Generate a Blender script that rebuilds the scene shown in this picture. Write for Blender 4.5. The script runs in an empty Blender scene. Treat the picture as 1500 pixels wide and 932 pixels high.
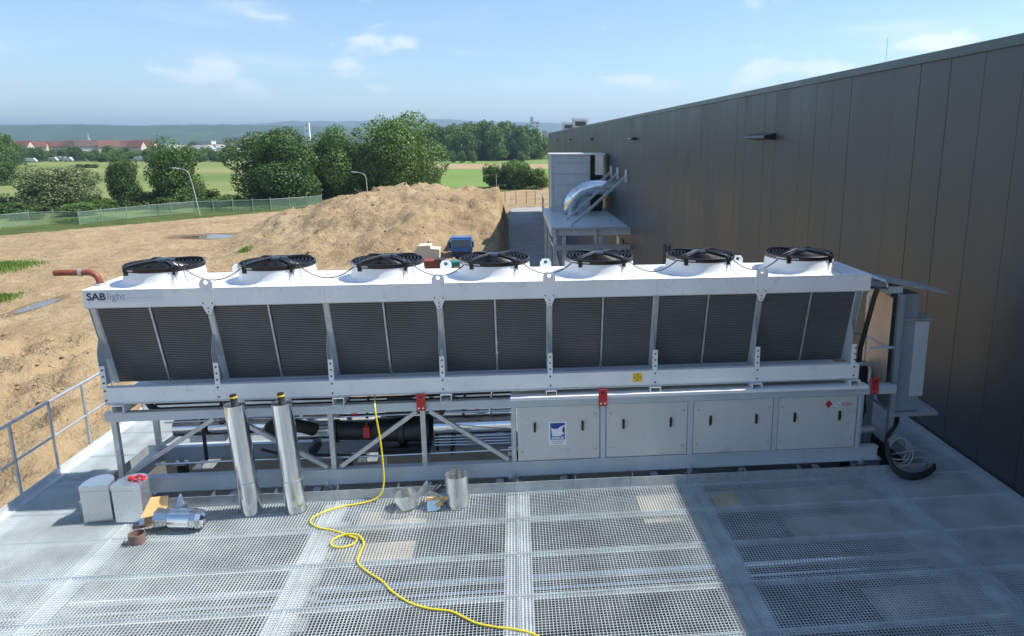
import bpy, bmesh, math, random
from mathutils import Vector, Matrix, noise as mnoise
S = bpy.context.scene
COL = S.collection
R = math.radians
rnd = random.Random(7)

# ------------------------------------------------------------------ camera
F, PX, PY, W0, H0 = 1039., 854., 429., 1500., 932.
YAW, PITCH, ROLL = R(-5.41), R(12.14), R(-.11)
CAMZ = 4.36
def _rot(y, p, r):
    base = Matrix(((1,0,0),(0,0,-1),(0,1,0)))
    ry = Matrix(((math.cos(y),0,math.sin(y)),(0,1,0),(-math.sin(y),0,math.cos(y))))
    rp = Matrix(((1,0,0),(0,math.cos(p),-math.sin(p)),(0,math.sin(p),math.cos(p))))
    rr = Matrix(((math.cos(r),-math.sin(r),0),(math.sin(r),math.cos(r),0),(0,0,1)))
    return rr @ rp @ ry @ base
RC = _rot(YAW, PITCH, ROLL)
CP = Vector((0,0,CAMZ))
def at(x, y, Z=None, Y=None, X=None):
    d = RC.transposed() @ Vector((x-PX, y-PY, F))
    t = (Z-CP.z)/d.z if Z is not None else ((Y-CP.y)/d.y if Y is not None else (X-CP.x)/d.x)
    return CP + d*t
cam = bpy.data.cameras.new('camera'); co = bpy.data.objects.new('camera', cam); COL.objects.link(co)
m = Matrix((RC[0], -RC[1], -RC[2])).transposed().to_4x4(); m.translation = CP
co.matrix_world = m
cam.sensor_width = 36; cam.lens = 36*F/W0
cam.shift_x = (W0/2-PX)/W0; cam.shift_y = (PY-H0/2)/W0
cam.clip_start = .1; cam.clip_end = 60000
S.camera = co
S.render.resolution_x, S.render.resolution_y = 1024, 636

# ------------------------------------------------------------------ light
SUN = Vector((.753, .03, 1)).normalized()          # direction towards the sun
sl = bpy.data.lights.new('sun', 'SUN'); sl.energy = 4.2; sl.angle = R(.53); sl.color = (1, .955, .88)
so = bpy.data.objects.new('sun', sl); COL.objects.link(so)
so.rotation_euler = SUN.to_track_quat('Z', 'Y').to_euler()
so.location = (30, 0, 60)
S.view_settings.view_transform = 'Standard'; S.view_settings.look = 'None'
S.view_settings.gamma = 1; S.view_settings.use_curve_mapping = False
S.view_settings.exposure = .80

wd = bpy.data.worlds.new('World'); S.world = wd; wd.use_nodes = True
nt = wd.node_tree; nt.nodes.clear()
def N(nt, t, **k):
    n = nt.nodes.new(t)
    for a, v in k.items(): setattr(n, a, v)
    return n
def MA(nt, op, a, b=None, c=None):
    n = N(nt, 'ShaderNodeMath', operation=op)
    for i, v in enumerate((a, b, c)):
        if v is None: continue
        if isinstance(v, (int, float)): n.inputs[i].default_value = v
        else: nt.links.new(v, n.inputs[i])
    return n.outputs[0]
def VM(nt, op, a, b):
    n = N(nt, 'ShaderNodeVectorMath', operation=op)
    for i, v in enumerate((a, b)):
        if isinstance(v, tuple): n.inputs[i].default_value = v
        else: nt.links.new(v, n.inputs[i])
    return n.outputs[0]
def NOISE(nt, vec, scale, detail=4, rough=.55, dist=0):
    n = N(nt, 'ShaderNodeTexNoise'); nt.links.new(vec, n.inputs['Vector'])
    n.inputs['Scale'].default_value = scale; n.inputs['Detail'].default_value = detail
    n.inputs['Roughness'].default_value = rough; n.inputs['Distortion'].default_value = dist
    return n.outputs['Fac']
def RAMP(nt, fac, stops):
    n = N(nt, 'ShaderNodeValToRGB'); nt.links.new(fac, n.inputs[0])
    el = n.color_ramp.elements
    while len(el) < len(stops): el.new(.5)
    for e, (p, c) in zip(el, stops):
        e.position = p; e.color = (*c, 1) if not isinstance(c, (int, float)) else (c, c, c, 1)
    return n.outputs[0]
def MIX(nt, fac, a, b, mode='MIX'):
    n = N(nt, 'ShaderNodeMix', data_type='RGBA', blend_type=mode)
    for s, v in ((n.inputs[0], fac), (n.inputs[6], a), (n.inputs[7], b)):
        if isinstance(v, (int, float)): s.default_value = v
        elif isinstance(v, tuple): s.default_value = (*v, 1)
        else: nt.links.new(v, s)
    return n.outputs[2]
def SS(nt, v, lo, hi):
    n = N(nt, 'ShaderNodeMapRange', interpolation_type='SMOOTHSTEP')
    nt.links.new(v, n.inputs[0]); n.inputs[1].default_value = lo; n.inputs[2].default_value = hi
    return n.outputs[0]
sky = N(nt, 'ShaderNodeTexSky', sky_type='NISHITA'); sky.sun_disc = False
sky.sun_elevation = math.asin(SUN.z); sky.sun_rotation = math.atan2(SUN.x, SUN.y)
sky.air_density = 1.0; sky.dust_density = .35; sky.ozone_density = 2.2; sky.altitude = 100
OFF = (8.4, 5.2, 0)
# thin fair-weather cloud spread over the whole sky
tc = N(nt, 'ShaderNodeTexCoord'); sep = N(nt, 'ShaderNodeSeparateXYZ'); nt.links.new(tc.outputs['Generated'], sep.inputs[0])
dz = MA(nt, 'ADD', MA(nt, 'MAXIMUM', sep.outputs[2], 0), .12)
cv = N(nt, 'ShaderNodeCombineXYZ')
nt.links.new(MA(nt, 'DIVIDE', sep.outputs[0], dz), cv.inputs[0]); nt.links.new(MA(nt, 'DIVIDE', sep.outputs[1], dz), cv.inputs[1])
st = VM(nt, 'MULTIPLY', cv.outputs[0], (.8, 1.2, 1))
cir = SS(nt, NOISE(nt, st, .75, 7, .62, .7), .50, .86)
puff = SS(nt, NOISE(nt, VM(nt, 'ADD', VM(nt, 'MULTIPLY', tc.outputs['Generated'], (1, 1, 2.4)), OFF), 7.5, 6, .56, .1), .545, .68)
cl = MA(nt, 'MINIMUM', MA(nt, 'ADD', MA(nt, 'MULTIPLY', cir, .5), MA(nt, 'MULTIPLY', puff, .6)), 1)
cl = MA(nt, 'MULTIPLY', cl, SS(nt, sep.outputs[2], -.01, .10))
csky = MIX(nt, cl, MIX(nt, 1., sky.outputs[0], (.86,.94,1.0), 'MULTIPLY'), (6.6, 6.8, 7.1))
bg = N(nt, 'ShaderNodeBackground'); nt.links.new(csky, bg.inputs[0]); bg.inputs[1].default_value = .105
wo = N(nt, 'ShaderNodeOutputWorld'); nt.links.new(bg.outputs[0], wo.inputs[0])

# ------------------------------------------------------------------ mesh helpers
class MB:
    def __init__(s): s.v = []; s.f = []
    def add(s, vs, fs):
        o = len(s.v); s.v += [tuple(p) for p in vs]; s.f += [tuple(i+o for i in f) for f in fs]; return s
    def box(s, x0, x1, y0, y1, z0, z1):
        return s.add([(x0,y0,z0),(x1,y0,z0),(x1,y1,z0),(x0,y1,z0),(x0,y0,z1),(x1,y0,z1),(x1,y1,z1),(x0,y1,z1)],
                     [(3,2,1,0),(4,5,6,7),(0,1,5,4),(1,2,6,5),(2,3,7,6),(3,0,4,7)])
    def prism(s, poly, a, b, axis='y'):
        n = len(poly)
        def mk(p, t):
            return {'y': (p[0], t, p[1]), 'x': (t, p[0], p[1]), 'z': (p[0], p[1], t)}[axis]
        return s.add([mk(p, a) for p in poly]+[mk(p, b) for p in poly],
                     [tuple(range(n-1,-1,-1)), tuple(range(n,2*n))]+[(i,(i+1)%n,n+(i+1)%n,n+i) for i in range(n)])
    def bar(s, p, q, w, h, up=(0,0,1)):
        p, q = Vector(p), Vector(q); d = (q-p).normalized(); u = Vector(up)
        if abs(d.dot(u)) > .98: u = Vector((0,1,0))
        a = d.cross(u).normalized()*w/2; b = a.cross(d).normalized()*h/2
        vs = [p-a-b, p+a-b, p+a+b, p-a+b, q-a-b, q+a-b, q+a+b, q-a+b]
        return s.add(vs, [(3,2,1,0),(4,5,6,7),(0,1,5,4),(1,2,6,5),(2,3,7,6),(3,0,4,7)])
    def tube(s, pts, r, n=12, caps=True, r_end=None):
        pts = [Vector(p) for p in pts]; m_ = len(pts); rings = []
        t = (pts[1]-pts[0]).normalized(); u = Vector((0,0,1)) if abs(t.z) < .9 else Vector((1,0,0))
        a = t.cross(u).normalized()
        for i, p in enumerate(pts):
            t = (pts[min(i+1,m_-1)]-pts[max(i-1,0)]).normalized()
            a = (a-t*a.dot(t)).normalized(); b = t.cross(a)
            rr = r if r_end is None else r+(r_end-r)*i/(m_-1)
            rings.append([p+a*math.cos(2*math.pi*k/n)*rr+b*math.sin(2*math.pi*k/n)*rr for k in range(n)])
        vs = [v for g in rings for v in g]
        fs = [(i*n+k, i*n+(k+1)%n, (i+1)*n+(k+1)%n, (i+1)*n+k) for i in range(m_-1) for k in range(n)]
        if caps: fs += [tuple(range(n-1,-1,-1)), tuple(range((m_-1)*n, m_*n))]
        return s.add(vs, fs)
    def lathe(s, prof, c=(0,0,0), n=32, a0=0, a1=2*math.pi, axis='z'):
        full = abs(a1-a0-2*math.pi) < 1e-6; k = n if full else n+1; vs = []
        for r, z in prof:
            for i in range(k):
                a = a0+(a1-a0)*i/n
                p = (r*math.cos(a), r*math.sin(a), z)
                if axis == 'x': p = (p[2], p[0], p[1])
                if axis == 'y': p = (p[0], p[2], p[1])
                vs.append((p[0]+c[0], p[1]+c[1], p[2]+c[2]))
        fs = []
        for j in range(len(prof)-1):
            for i in range(n):
                i2 = (i+1) % k
                fs.append((j*k+i, j*k+i2, (j+1)*k+i2, (j+1)*k+i))
        return s.add(vs, fs)
    def xf(s, M):
        s.v = [tuple(M @ Vector(p)) for p in s.v]; return s
    def mesh(s, name, mat=None, smooth=False, fixn=True):
        me = bpy.data.meshes.new(name); me.from_pydata(s.v, [], s.f)
        if fixn:
            b = bmesh.new(); b.from_mesh(me); bmesh.ops.recalc_face_normals(b, faces=b.faces); b.to_mesh(me); b.free()
        if mat: me.materials.append(mat)
        if smooth:
            me.polygons.foreach_set('use_smooth', [True]*len(me.polygons))
            me.update()
            try: me.set_sharp_from_angle(angle=R(40))
            except Exception: pass
        me.update(); return me
    def build(s, name, mat, parent=None, smooth=False, bevel=0, fixn=True):
        if parent is not None:
            o_ = ORG.get(parent.name, Vector())
            s.v = [(p[0]-o_.x, p[1]-o_.y, p[2]-o_.z) for p in s.v]
        o = link(name, s.mesh(name, mat, smooth, fixn), parent)
        if parent is not None: ORG[o.name] = ORG.get(parent.name, Vector())
        if bevel:
            md = o.modifiers.new('bevel', 'BEVEL'); md.width = bevel; md.segments = 2; md.limit_method = 'ANGLE'
        return o
ORG = {}
def link(name, data, parent=None, loc=None, rot=None):
    o = bpy.data.objects.new(name, data); COL.objects.link(o)
    if parent is not None: o.parent = parent
    if loc is not None: o.location = loc
    if rot is not None: o.rotation_euler = rot
    return o
def thing(name, label, cat, loc=(0,0,0), group=None, rz=0):
    o = link(name, None, None, loc, (0,0,rz)); o.empty_display_size = .2
    o['label'] = label; o['category'] = cat
    if group: o['group'] = group
    ORG[o.name] = Vector(loc) if rz == 0 else Vector()
    return o
def tag(o, label=None, cat=None, group=None, kind=None):
    if label: o['label'] = label
    if cat: o['category'] = cat
    if group: o['group'] = group
    if kind: o['kind'] = kind
    return o
def box(name, mat, parent, *b, bevel=0): return MB().box(*b).build(name, mat, parent, bevel=bevel)
def copy_tree(o, parent=None):
    c = o.copy(); COL.objects.link(c)
    if parent is not None: c.parent = parent
    for ch in o.children: copy_tree(ch, c)
    return c
def text_mesh(txt, size, mat, bold=0., ax='CENTER', sx=1):
    cu = bpy.data.curves.new('t', 'FONT'); cu.body = txt; cu.size = size; cu.align_x = ax; cu.align_y = 'CENTER'
    cu.offset = bold; cu.resolution_u = 3
    to = bpy.data.objects.new('t', cu); COL.objects.link(to)
    me = bpy.data.meshes.new_from_object(to.evaluated_get(bpy.context.evaluated_depsgraph_get()))
    bpy.data.objects.remove(to); bpy.data.curves.remove(cu)
    for v in me.vertices: v.co = (v.co.x*sx, 0, v.co.y)
    me.materials.clear(); me.materials.append(mat); return me

# ------------------------------------------------------------------ materials
def mat(name, col, rough=.5, metal=0., var=.12, vscale=3., bump=0., bscale=40., spec=.5, spots=None, coat=0, ramp=None, rvar=0.15, streak=False, bdet=5):
    m_ = bpy.data.materials.new(name); m_.use_nodes = True; t = m_.node_tree; b = t.nodes['Principled BSDF']
    tc_ = N(t, 'ShaderNodeTexCoord').outputs['Object']
    geo = N(t, 'ShaderNodeNewGeometry')
    pos = geo.outputs['Position']
    v = VM(t, 'MULTIPLY', pos, (1,1,.25)) if streak else pos
    n1 = NOISE(t, v, vscale, 6, .6)
    if ramp: c = RAMP(t, n1, ramp)
    else:
        lo = tuple(max(0, x*(1-var)) for x in col); hi = tuple(min(1, x*(1+var)) for x in col)
        c = RAMP(t, n1, [(.3, lo), (.7, hi)])
    if spots:
        s = SS(t, NOISE(t, pos, spots[1], 5, .65), spots[2], spots[2]+.12)
        c = MIX(t, MA(t, 'MULTIPLY', s, spots[3]), c, spots[0])
    t.links.new(c, b.inputs['Base Color'])
    b.inputs['Metallic'].default_value = metal; b.inputs['Specular IOR Level'].default_value = spec
    rn = N(t, 'ShaderNodeMapRange'); t.links.new(NOISE(t, v, vscale*2.3, 5, .6), rn.inputs[0])
    rn.inputs[1].default_value = .3; rn.inputs[2].default_value = .7
    rn.inputs[3].default_value = max(0, rough*(1-rvar)); rn.inputs[4].default_value = min(1, rough*(1+rvar))
    t.links.new(rn.outputs[0], b.inputs['Roughness'])
    if coat: b.inputs['Coat Weight'].default_value = coat
    if bump:
        bp = N(t, 'ShaderNodeBump'); bp.inputs['Strength'].default_value = bump; bp.inputs['Distance'].default_value = .02
        t.links.new(NOISE(t, pos, bscale, bdet, .6), bp.inputs['Height']); t.links.new(bp.outputs[0], b.inputs['Normal'])
    return m_
M = {}
M['galv'] = mat('galvanised_steel', (.50,.53,.55), .42, .55, .16, 9, .05, 60)
M['grate'] = mat('galvanised_grating', (.60,.66,.67), .45, .25, .20, 2.2)
M['beam'] = mat('galvanised_beam', (.60,.63,.65), .5, .3, .16, 4, .04, 40)
M['casing'] = mat('powder_coated_casing', (.80,.82,.81), .42, 0, .06, 2, .02, 90, streak=True, spots=((.50,.48,.44), 5, .58, .35))
M['roofwhite'] = mat('white_sheet', (.80,.82,.83), .38, 0, .03, 2)
M['frame'] = mat('grey_blue_frame_paint', (.50,.56,.60), .45, .1, .07, 3, streak=True)
M['door'] = mat('stainless_door', (.61,.61,.58), .40, .1, .06, 2, .03, 25, streak=True, spots=((.42,.40,.36), 3.5, .58, .35))
M['coil'] = mat('coil_fins', (.072,.074,.076), .5, .2, .12, 2)
M['coilfin'] = mat('coil_fin_edges', (.175,.175,.175), .5, .2, .14, 2)
M['black'] = mat('black_plastic', (.014,.014,.017), .3, 0, .2, 10)
M['rubber'] = mat('black_rubber', (.02,.02,.022), .6, 0, .3, 20)
M['cable'] = mat('dark_grey_cable', (.06,.06,.065), .5, 0, .2, 20)
M['alu'] = mat('bright_aluminium_cladding', (.80,.82,.84), .15, 1., .03, 2, .10, 4, bdet=0)
M['zinc'] = mat('zinc_sheet', (.68,.71,.73), .25, .85, .03, 2, .10, 4, bdet=0)
M['red'] = mat('red_paint', (.50,.03,.035), .4, 0, .15, 8)
M['primer'] = mat('red_brown_primer', (.24,.065,.04), .5, 0, .22, 7)
M['darkpipe'] = mat('dark_brown_pipe', (.035,.026,.024), .5, 0, .3, 6)
M['compressor'] = mat('black_compressor_paint', (.022,.024,.027), .4, .1, .3, 6)
M['yellow'] = mat('yellow_hose', (.72,.58,.03), .45, 0, .08, 12)
M['stickyellow'] = mat('yellow_sticker', (.85,.55,.02), .45, 0, .03, 12)
M['white'] = mat('white_print', (.82,.84,.86), .45, 0, .02, 12)
M['bluelogo'] = mat('blue_print', (.02,.05,.30), .45, 0, .04, 12)
M['ink'] = mat('dark_ink', (.03,.04,.07), .5, 0, .05, 12)
M['greyink'] = mat('grey_ink', (.30,.33,.37), .5, 0, .05, 12)
M['orange'] = mat('orange_foam_board', (.74,.46,.18), .8, 0, .10, 12, .2, 80)
M['tape'] = mat('brown_tape_roll', (.20,.13,.11), .6, 0, .12, 12)
M['board'] = mat('beige_underdeck_board', (.48,.41,.33), .8, 0, .15, 3)
M['darkdeck'] = mat('bitumen_deck', (.045,.045,.05), .8, 0, .4, 2.2, .2, 30)
M['concrete'] = mat('concrete', (.33,.32,.30), .8, 0, .12, .8, .2, 20)
M['asphalt'] = mat('grey_asphalt', (.31,.30,.28), .85, 0, .18, .35, .3, 12)
M['wall'] = mat('anthracite_panel', (.038,.043,.049), .42, 0, .10, .25, .05, .9, bdet=1, spec=1.0, streak=True, rvar=.2)
M['wallcore'] = mat('panel_joint', (.035,.035,.035), .7)
M['cabinet'] = mat('grey_cabinet_paint', (.27,.32,.36), .4, .1, .06, 3)
M['fascia'] = mat('anthracite_fascia', (.10,.13,.13), .35, .2, .06, 1)
M['roofing'] = mat('roof_membrane', (.30,.31,.31), .8, 0, .1, .5)
M['water'] = mat('puddle_water', (.16,.125,.085), .06, 0, .15, .3)
M['cladding'] = mat('painted_reflection_cladding', (.78,.58,.43), .35, .2, .08, 3, .1, 6)  # beige base colour stands in for sunlit sand mirrored in the sheet
# ------------------------------------------------------------------ ground
GZ = -8.7
def sstep(v, a, b):
    t = max(0., min(1., (v-a)/(b-a))); return t*t*(3-2*t)
def fr(x, y, s, o=4, z=0): return mnoise.fractal(Vector((x*s, y*s, z)), 1.0, 2.0, o)
def fence_d(x, y): return y-(1.16*x+192)
POND = []                                            # (cx, cy, rx, ry)
def height(x, y):
    h = 0.
    d = fence_d(x, y)
    insand = 1-sstep(d, -6, 0)
    if -100 < x < 12 and y < 230:
        # spoil heap beside the road
        crest = 6.7-2.2*sstep(-x, 17, 29)-.4*sstep(x, -12, -2)
        jx = 3*fr(x, y, .05, 3, 5); jy = 4*fr(x, y, .06, 3, 9)
        f1 = sstep(y+jy, 73+.06*(x+15), 104)
        f1 = .55*f1+.45*sstep(y+jy, 72, 92)
        f2 = 1-sstep(y+jy*.5, 106, 122)
        gx = sstep(x+jx, -40+.32*max(0, 100-y), -27+.25*max(0, 100-y))
        gr = 1-sstep(x+.3*jx/3, -2.3, -.9)
        mound = crest*f1*f2*gx*gr
        mound *= 1+.13*fr(x, y, .20, 4, 2)-.10*abs(fr(x*1.6, y*.6, .16, 4, 7))
        h += mound
        # low bank of tipped sand nearer the platform
        near = (1-sstep(y, 44, 50+2*fr(x, 0, .1, 2)))*sstep(y, 14, 34)*(1-sstep(x, -9, -4))
        h += 1.7*near*(1+.40*fr(x, y, .12, 3, 4)-.35*abs(fr(x, y, .3, 4, 14)))
        # lumps, ruts
        nz = fr(x, y, .30, 5, 1)*.34-abs(fr(x, y, .55, 4, 6))*.34+fr(x, y, 1.3, 3, 3)*.14
        rut = max(0, math.sin((x*.35+y)*.8+2.2*fr(x, y, .04, 2)))**6*.13+max(0, math.sin((x*.2-y)*.5+3*fr(x, y, .03, 2, 5)))**8*.12
        amp = insand*(.6+1.1*min(1, mound/2.5)+1.7*near)*(1-sstep(x, -1.4, -.6))
        h += nz*amp-rut*insand*(1-min(1, mound))*(1-near)*(1-sstep(x, -1.6, -.6))
        for cx, cy, rx, ry in POND:
            q = ((x-cx)/rx)**2+((y-cy)/ry)**2
            k = 1-sstep(q, .8, 2.4)
            h = h*(1-k)+(-.12-.10*(1-sstep(q, .3, 1.1)))*k
    elif y > 230: h += .25*fr(x, y, .01, 3)
    if y > 1100: h += 6*sstep(y, 1100, 3000)*0
    return GZ+h
for a, b, grow in (((8, 458), (95, 434), 1.55), ((262, 346), (368, 344), 1.1)):
    p, q = at(*a, Z=GZ), at(*b, Z=GZ)
    c = (p+q)/2; POND.append((c.x, c.y, abs(q.x-p.x)/2*grow, max(2.6, abs(q.y-p.y)/2*1.15)))

def axis_vals(lo, hi, step, out_lo, out_hi):
    v = []; x = lo
    while x < hi: v.append(x); x += step
    v.append(hi); g = step; x = hi
    while x < out_hi: g *= 1.22; x += g; v.append(x)
    g = step; x = lo; pre = []
    while x > out_lo: g *= 1.22; x -= g; pre.append(x)
    return pre[::-1]+v
xs = axis_vals(-62, 1.5, .42, -14000, 14000); ys = axis_vals(16, 128, .45, -600, 14000)
nx = len(xs)
vs = [(x, y, height(x, y)) for y in ys for x in xs]
fs = [(j*nx+i, j*nx+i+1, (j+1)*nx+i+1, (j+1)*nx+i) for j in range(len(ys)-1) for i in range(nx-1)]
gm = bpy.data.materials.new('ground'); gm.use_nodes = True; t = gm.node_tree; b = t.nodes['Principled BSDF']
pos = N(t, 'ShaderNodeNewGeometry').outputs['Position']; sp = N(t, 'ShaderNodeSeparateXYZ'); t.links.new(pos, sp.inputs[0])
X_, Y_, Z_ = sp.outputs
nA = NOISE(t, pos, .12, 6, .62); nB = NOISE(t, pos, .8, 7, .68); nC = NOISE(t, pos, 5, 4, .7)
sand = RAMP(t, nA, [(.28, (.285,.200,.112)), (.46, (.345,.255,.148)), (.62, (.405,.310,.185)), (.8, (.355,.270,.165))])
sand = MIX(t, MA(t, 'MULTIPLY', SS(t, nB, .44, .66), .6), sand, (.225,.155,.090))
sand = MIX(t, MA(t, 'MULTIPLY', SS(t, nC, .55, .75), .35), sand, (.50,.41,.29))
mud = SS(t, NOISE(t, VM(t, 'MULTIPLY', pos, (.35,1,1)), .28, 5, .6), .55, .70)
sand = MIX(t, MA(t, 'MULTIPLY', mud, .38), sand, (.26,.185,.115))
grn = MA(t, 'MULTIPLY', SS(t, NOISE(t, VM(t, 'ADD', pos, (40, 8, 0)), .16, 5, .7), .66, .74), .5)
red_ = SS(t, NOISE(t, VM(t, 'ADD', pos, (11, 3, 0)), .22, 6, .68), .56, .70)
sand = MIX(t, MA(t, 'MULTIPLY', red_, .3), sand, (.36,.215,.125))
pale = SS(t, NOISE(t, VM(t, 'ADD', pos, (71, 30, 0)), .4, 6, .7), .56, .70)
sand = MIX(t, MA(t, 'MULTIPLY', pale, .4), sand, (.50,.41,.29))
sand = MIX(t, grn, sand, (.17,.18,.06))
rgh = RAMP(t, NOISE(t, pos, .25, 6, .65), [(.3, (.045,.075,.02)), (.7, (.12,.15,.045))])
fld = RAMP(t, NOISE(t, VM(t, 'MULTIPLY', pos, (.15,1,1)), .02, 5, .6), [(.3, (.125,.185,.048)), (.48, (.185,.225,.075)), (.66, (.255,.26,.105))])
fld = MIX(t, MA(t, 'MULTIPLY', SS(t, NOISE(t, pos, .7, 5, .7), .5, .8), .3), fld, (.10,.15,.035))
gfd = RAMP(t, NOISE(t, pos, .03, 5, .6), [(.3, (.14,.22,.055)), (.7, (.185,.265,.075))])
fld = MIX(t, SS(t, MA(t, 'ADD', X_, MA(t, 'MULTIPLY', Y_, .12)), -12, 0), fld, gfd)
tan_ = MA(t, 'MULTIPLY', SS(t, Y_, 330, 350), MA(t, 'SUBTRACT', 1, SS(t, Y_, 400, 420)))
fld = MIX(t, MA(t, 'MULTIPLY', tan_, SS(t, MA(t, 'ADD', X_, MA(t, 'MULTIPLY', Y_, .12)), -12, 0)), fld, (.36,.27,.16))
dv = MA(t, 'SUBTRACT', Y_, MA(t, 'MULTIPLY_ADD', X_, 1.16, 192))
dvn = MA(t, 'ADD', dv, MA(t, 'MULTIPLY', MA(t, 'SUBTRACT', nB, .5), 7))
for cx, cy, rx, ry in POND:
    e2 = MA(t, 'ADD', MA(t, 'POWER', MA(t, 'DIVIDE', MA(t, 'SUBTRACT', X_, cx), rx), 2), MA(t, 'POWER', MA(t, 'DIVIDE', MA(t, 'SUBTRACT', Y_, cy), ry), 2))
    e2 = MA(t, 'ADD', e2, MA(t, 'MULTIPLY', MA(t, 'SUBTRACT', nB, .5), 1.2))
    sand = MIX(t, MA(t, 'MULTIPLY', MA(t, 'SUBTRACT', 1, SS(t, e2, 1.2, 2.0)), .8), sand, (.165,.115,.072))
c = MIX(t, SS(t, dvn, -1.6, .2), sand, rgh)
c = MIX(t, SS(t, MA(t, 'ADD', dv, MA(t, 'MULTIPLY', nA, 6)), 18, 20), c, fld)
far = RAMP(t, NOISE(t, pos, .004, 4, .6), [(.35, (.055,.09,.03)), (.65, (.12,.15,.06))])
c = MIX(t, SS(t, Y_, 470, 520), c, far)
t.links.new(c, b.inputs['Base Color']); b.inputs['Roughness'].default_value = .95; b.inputs['Specular IOR Level'].default_value = .15
bp = N(t, 'ShaderNodeBump'); bp.inputs['Strength'].default_value = .9; bp.inputs['Distance'].default_value = .35
t.links.new(MA(t, 'ADD', MA(t, 'MULTIPLY', nC, .4), MA(t, 'ADD', nB, MA(t, 'MULTIPLY', NOISE(t, pos, 2.2, 3, .6), .6))), bp.inputs['Height']); t.links.new(bp.outputs[0], b.inputs['Normal'])
me = bpy.data.meshes.new('ground'); me.from_pydata(vs, [], fs); me.materials.append(gm)
me.polygons.foreach_set('use_smooth', [True]*len(me.polygons)); me.update()
tag(link('ground', me), kind='structure')
for cx, cy, rx, ry in POND:
    n = 40; ring = []
    for i in range(n):
        a = 2*math.pi*i/n; k = .86+.22*mnoise.noise(Vector((math.cos(a)*1.5+cx, math.sin(a)*1.5, 0)))
        ring.append((cx+rx*k*math.cos(a), cy+ry*k*math.sin(a), GZ-.150))
    tag(MB().add(ring, [tuple(range(n))]).build('puddle', M['water'], smooth=False), kind='structure')
# road beside the hall
rd = [(-.85, 14), (6.1, 14), (6.1, 141)]+[(6.1-6.95*(1-math.cos(a))/1.0*1.0, 136+5.0*math.cos(a*.98)) for a in [R(x) for x in (20,40,60,75,90)]]
rd = [(-.85,14),(6.15,14),(6.15,142),(4,142),(2,141.4),(.6,140),(-.3,137.5),(-.85,134)]
tag(MB().prism(rd, GZ-.3, GZ+.05, 'z').build('road', M['asphalt']), kind='structure')
kb = MB()
for p, q in zip(rd[3:], rd[4:]+[rd[0]]): kb.bar((p[0]-.06, p[1]+.1, GZ+.05), (q[0]-.06, q[1]+.1, GZ+.05), .3, .3)
tag(kb.build('kerb', M['concrete']), kind='structure')
# stones and clods strewn over the heap
st = MB(); r2 = random.Random(3)
for i in range(9000):
    x = r2.uniform(-42, -2.5); y = r2.uniform(20, 112)
    if i % 2: x = r2.uniform(-34, -8); y = r2.uniform(17, 52)
    if y < 70 and x > -8: continue
    if fr(x, y, .13, 3, 8) < r2.uniform(-.35, .3): continue
    s = r2.choice((.05,.06,.07,.09,.12,.2)) * (1.15 if y > 60 else .62)
    z = height(x, y)
    vv = [(x+s*r2.uniform(.6,1.2)*a, y+s*r2.uniform(.6,1.2)*bb, z+s*r2.uniform(.5,.9)*cc) for a, bb, cc in ((1,0,0),(0,1,0),(-1,0,0),(0,-1,0),(0,0,1),(0,0,-1))]
    st.add(vv, [(0,1,4),(1,2,4),(2,3,4),(3,0,4),(1,0,5),(2,1,5),(3,2,5),(0,3,5)])
M['clod'] = mat('clods', (.33,.24,.15), .95, 0, .35, 3)
tag(st.build('rubble', M['clod'], fixn=False), 'loose stones and clods strewn over the sand heap', 'rubble', kind='stuff')

# ------------------------------------------------------------------ the hall on the right
WX = 6.25
hall = thing('industrial_hall', 'long industrial hall clad in dark grey metal wall panels', 'building', (WX, 0, GZ))
box('core', M['wallcore'], hall, WX+.10, 46, -8, 133, GZ, 5.45)
pw = .765; hp = None; yy = -6.0; k = 0
r3 = random.Random(5)
pm = MB().box(0, .085, 0, pw-.009, 0, 5.52-GZ).mesh('wall_panel', M['wall'])
while yy < 132.5:
    o = link('wall_panel', pm, hall, (0+r3.uniform(0,.002), yy, 0), (0, R(r3.uniform(-.01,.01)), R(r3.uniform(-.025,.025))))
    yy += pw
fa = MB().prism([(WX-.035, 5.50), (WX-.035, 5.63), (WX+.5, 5.65), (WX+.5, 5.50)], -8.1, 133.1, 'y').build('fascia', M['fascia'], hall)
box('roof', M['roofing'], hall, WX+.5, 46, -8, 133, 5.45, 5.57)
for y in (17.65, 37.5, 58, 80, 104):
    f = MB().prism([(WX+.02, 4.52), (WX-.28, 4.46), (WX-.30, 4.40), (WX-.05, 4.36), (WX+.02, 4.36)], y-.75, y+.75, 'y').build('wall_lamp', M['black'], hall)
for y in (82, 99):
    q = thing('roof_vent', 'small white-topped vent housing on the hall roof', 'roof vent', (WX+1.6, y, 5.57), 'vent housings on the hall roof')
    box('housing', M['galv'], q, WX+.4, WX+2.0, y-.8, y+.8, 5.575, 6.6)
    box('louvre', M['cable'], q, WX+.6, WX+1.8, y-.82, y-.8, 5.9, 6.4)
    box('cap', M['roofwhite'], q, WX+.3, WX+2.1, y-.9, y+.9, 6.605, 6.8)
LRY = 12.6
lr = thing('lightning_rod', 'thin lightning rod standing up from the hall roof edge', 'rod', (WX+.35, LRY, 5.6))
MB().tube([(WX+.35, LRY, 5.68), (WX+.35, LRY, 6.12)], .004, 6).build('rod', M['galv'], lr)
box('foot', M['concrete'], lr, WX+.31, WX+.39, LRY-.04, LRY+.04, 5.652, 5.69)
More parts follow.
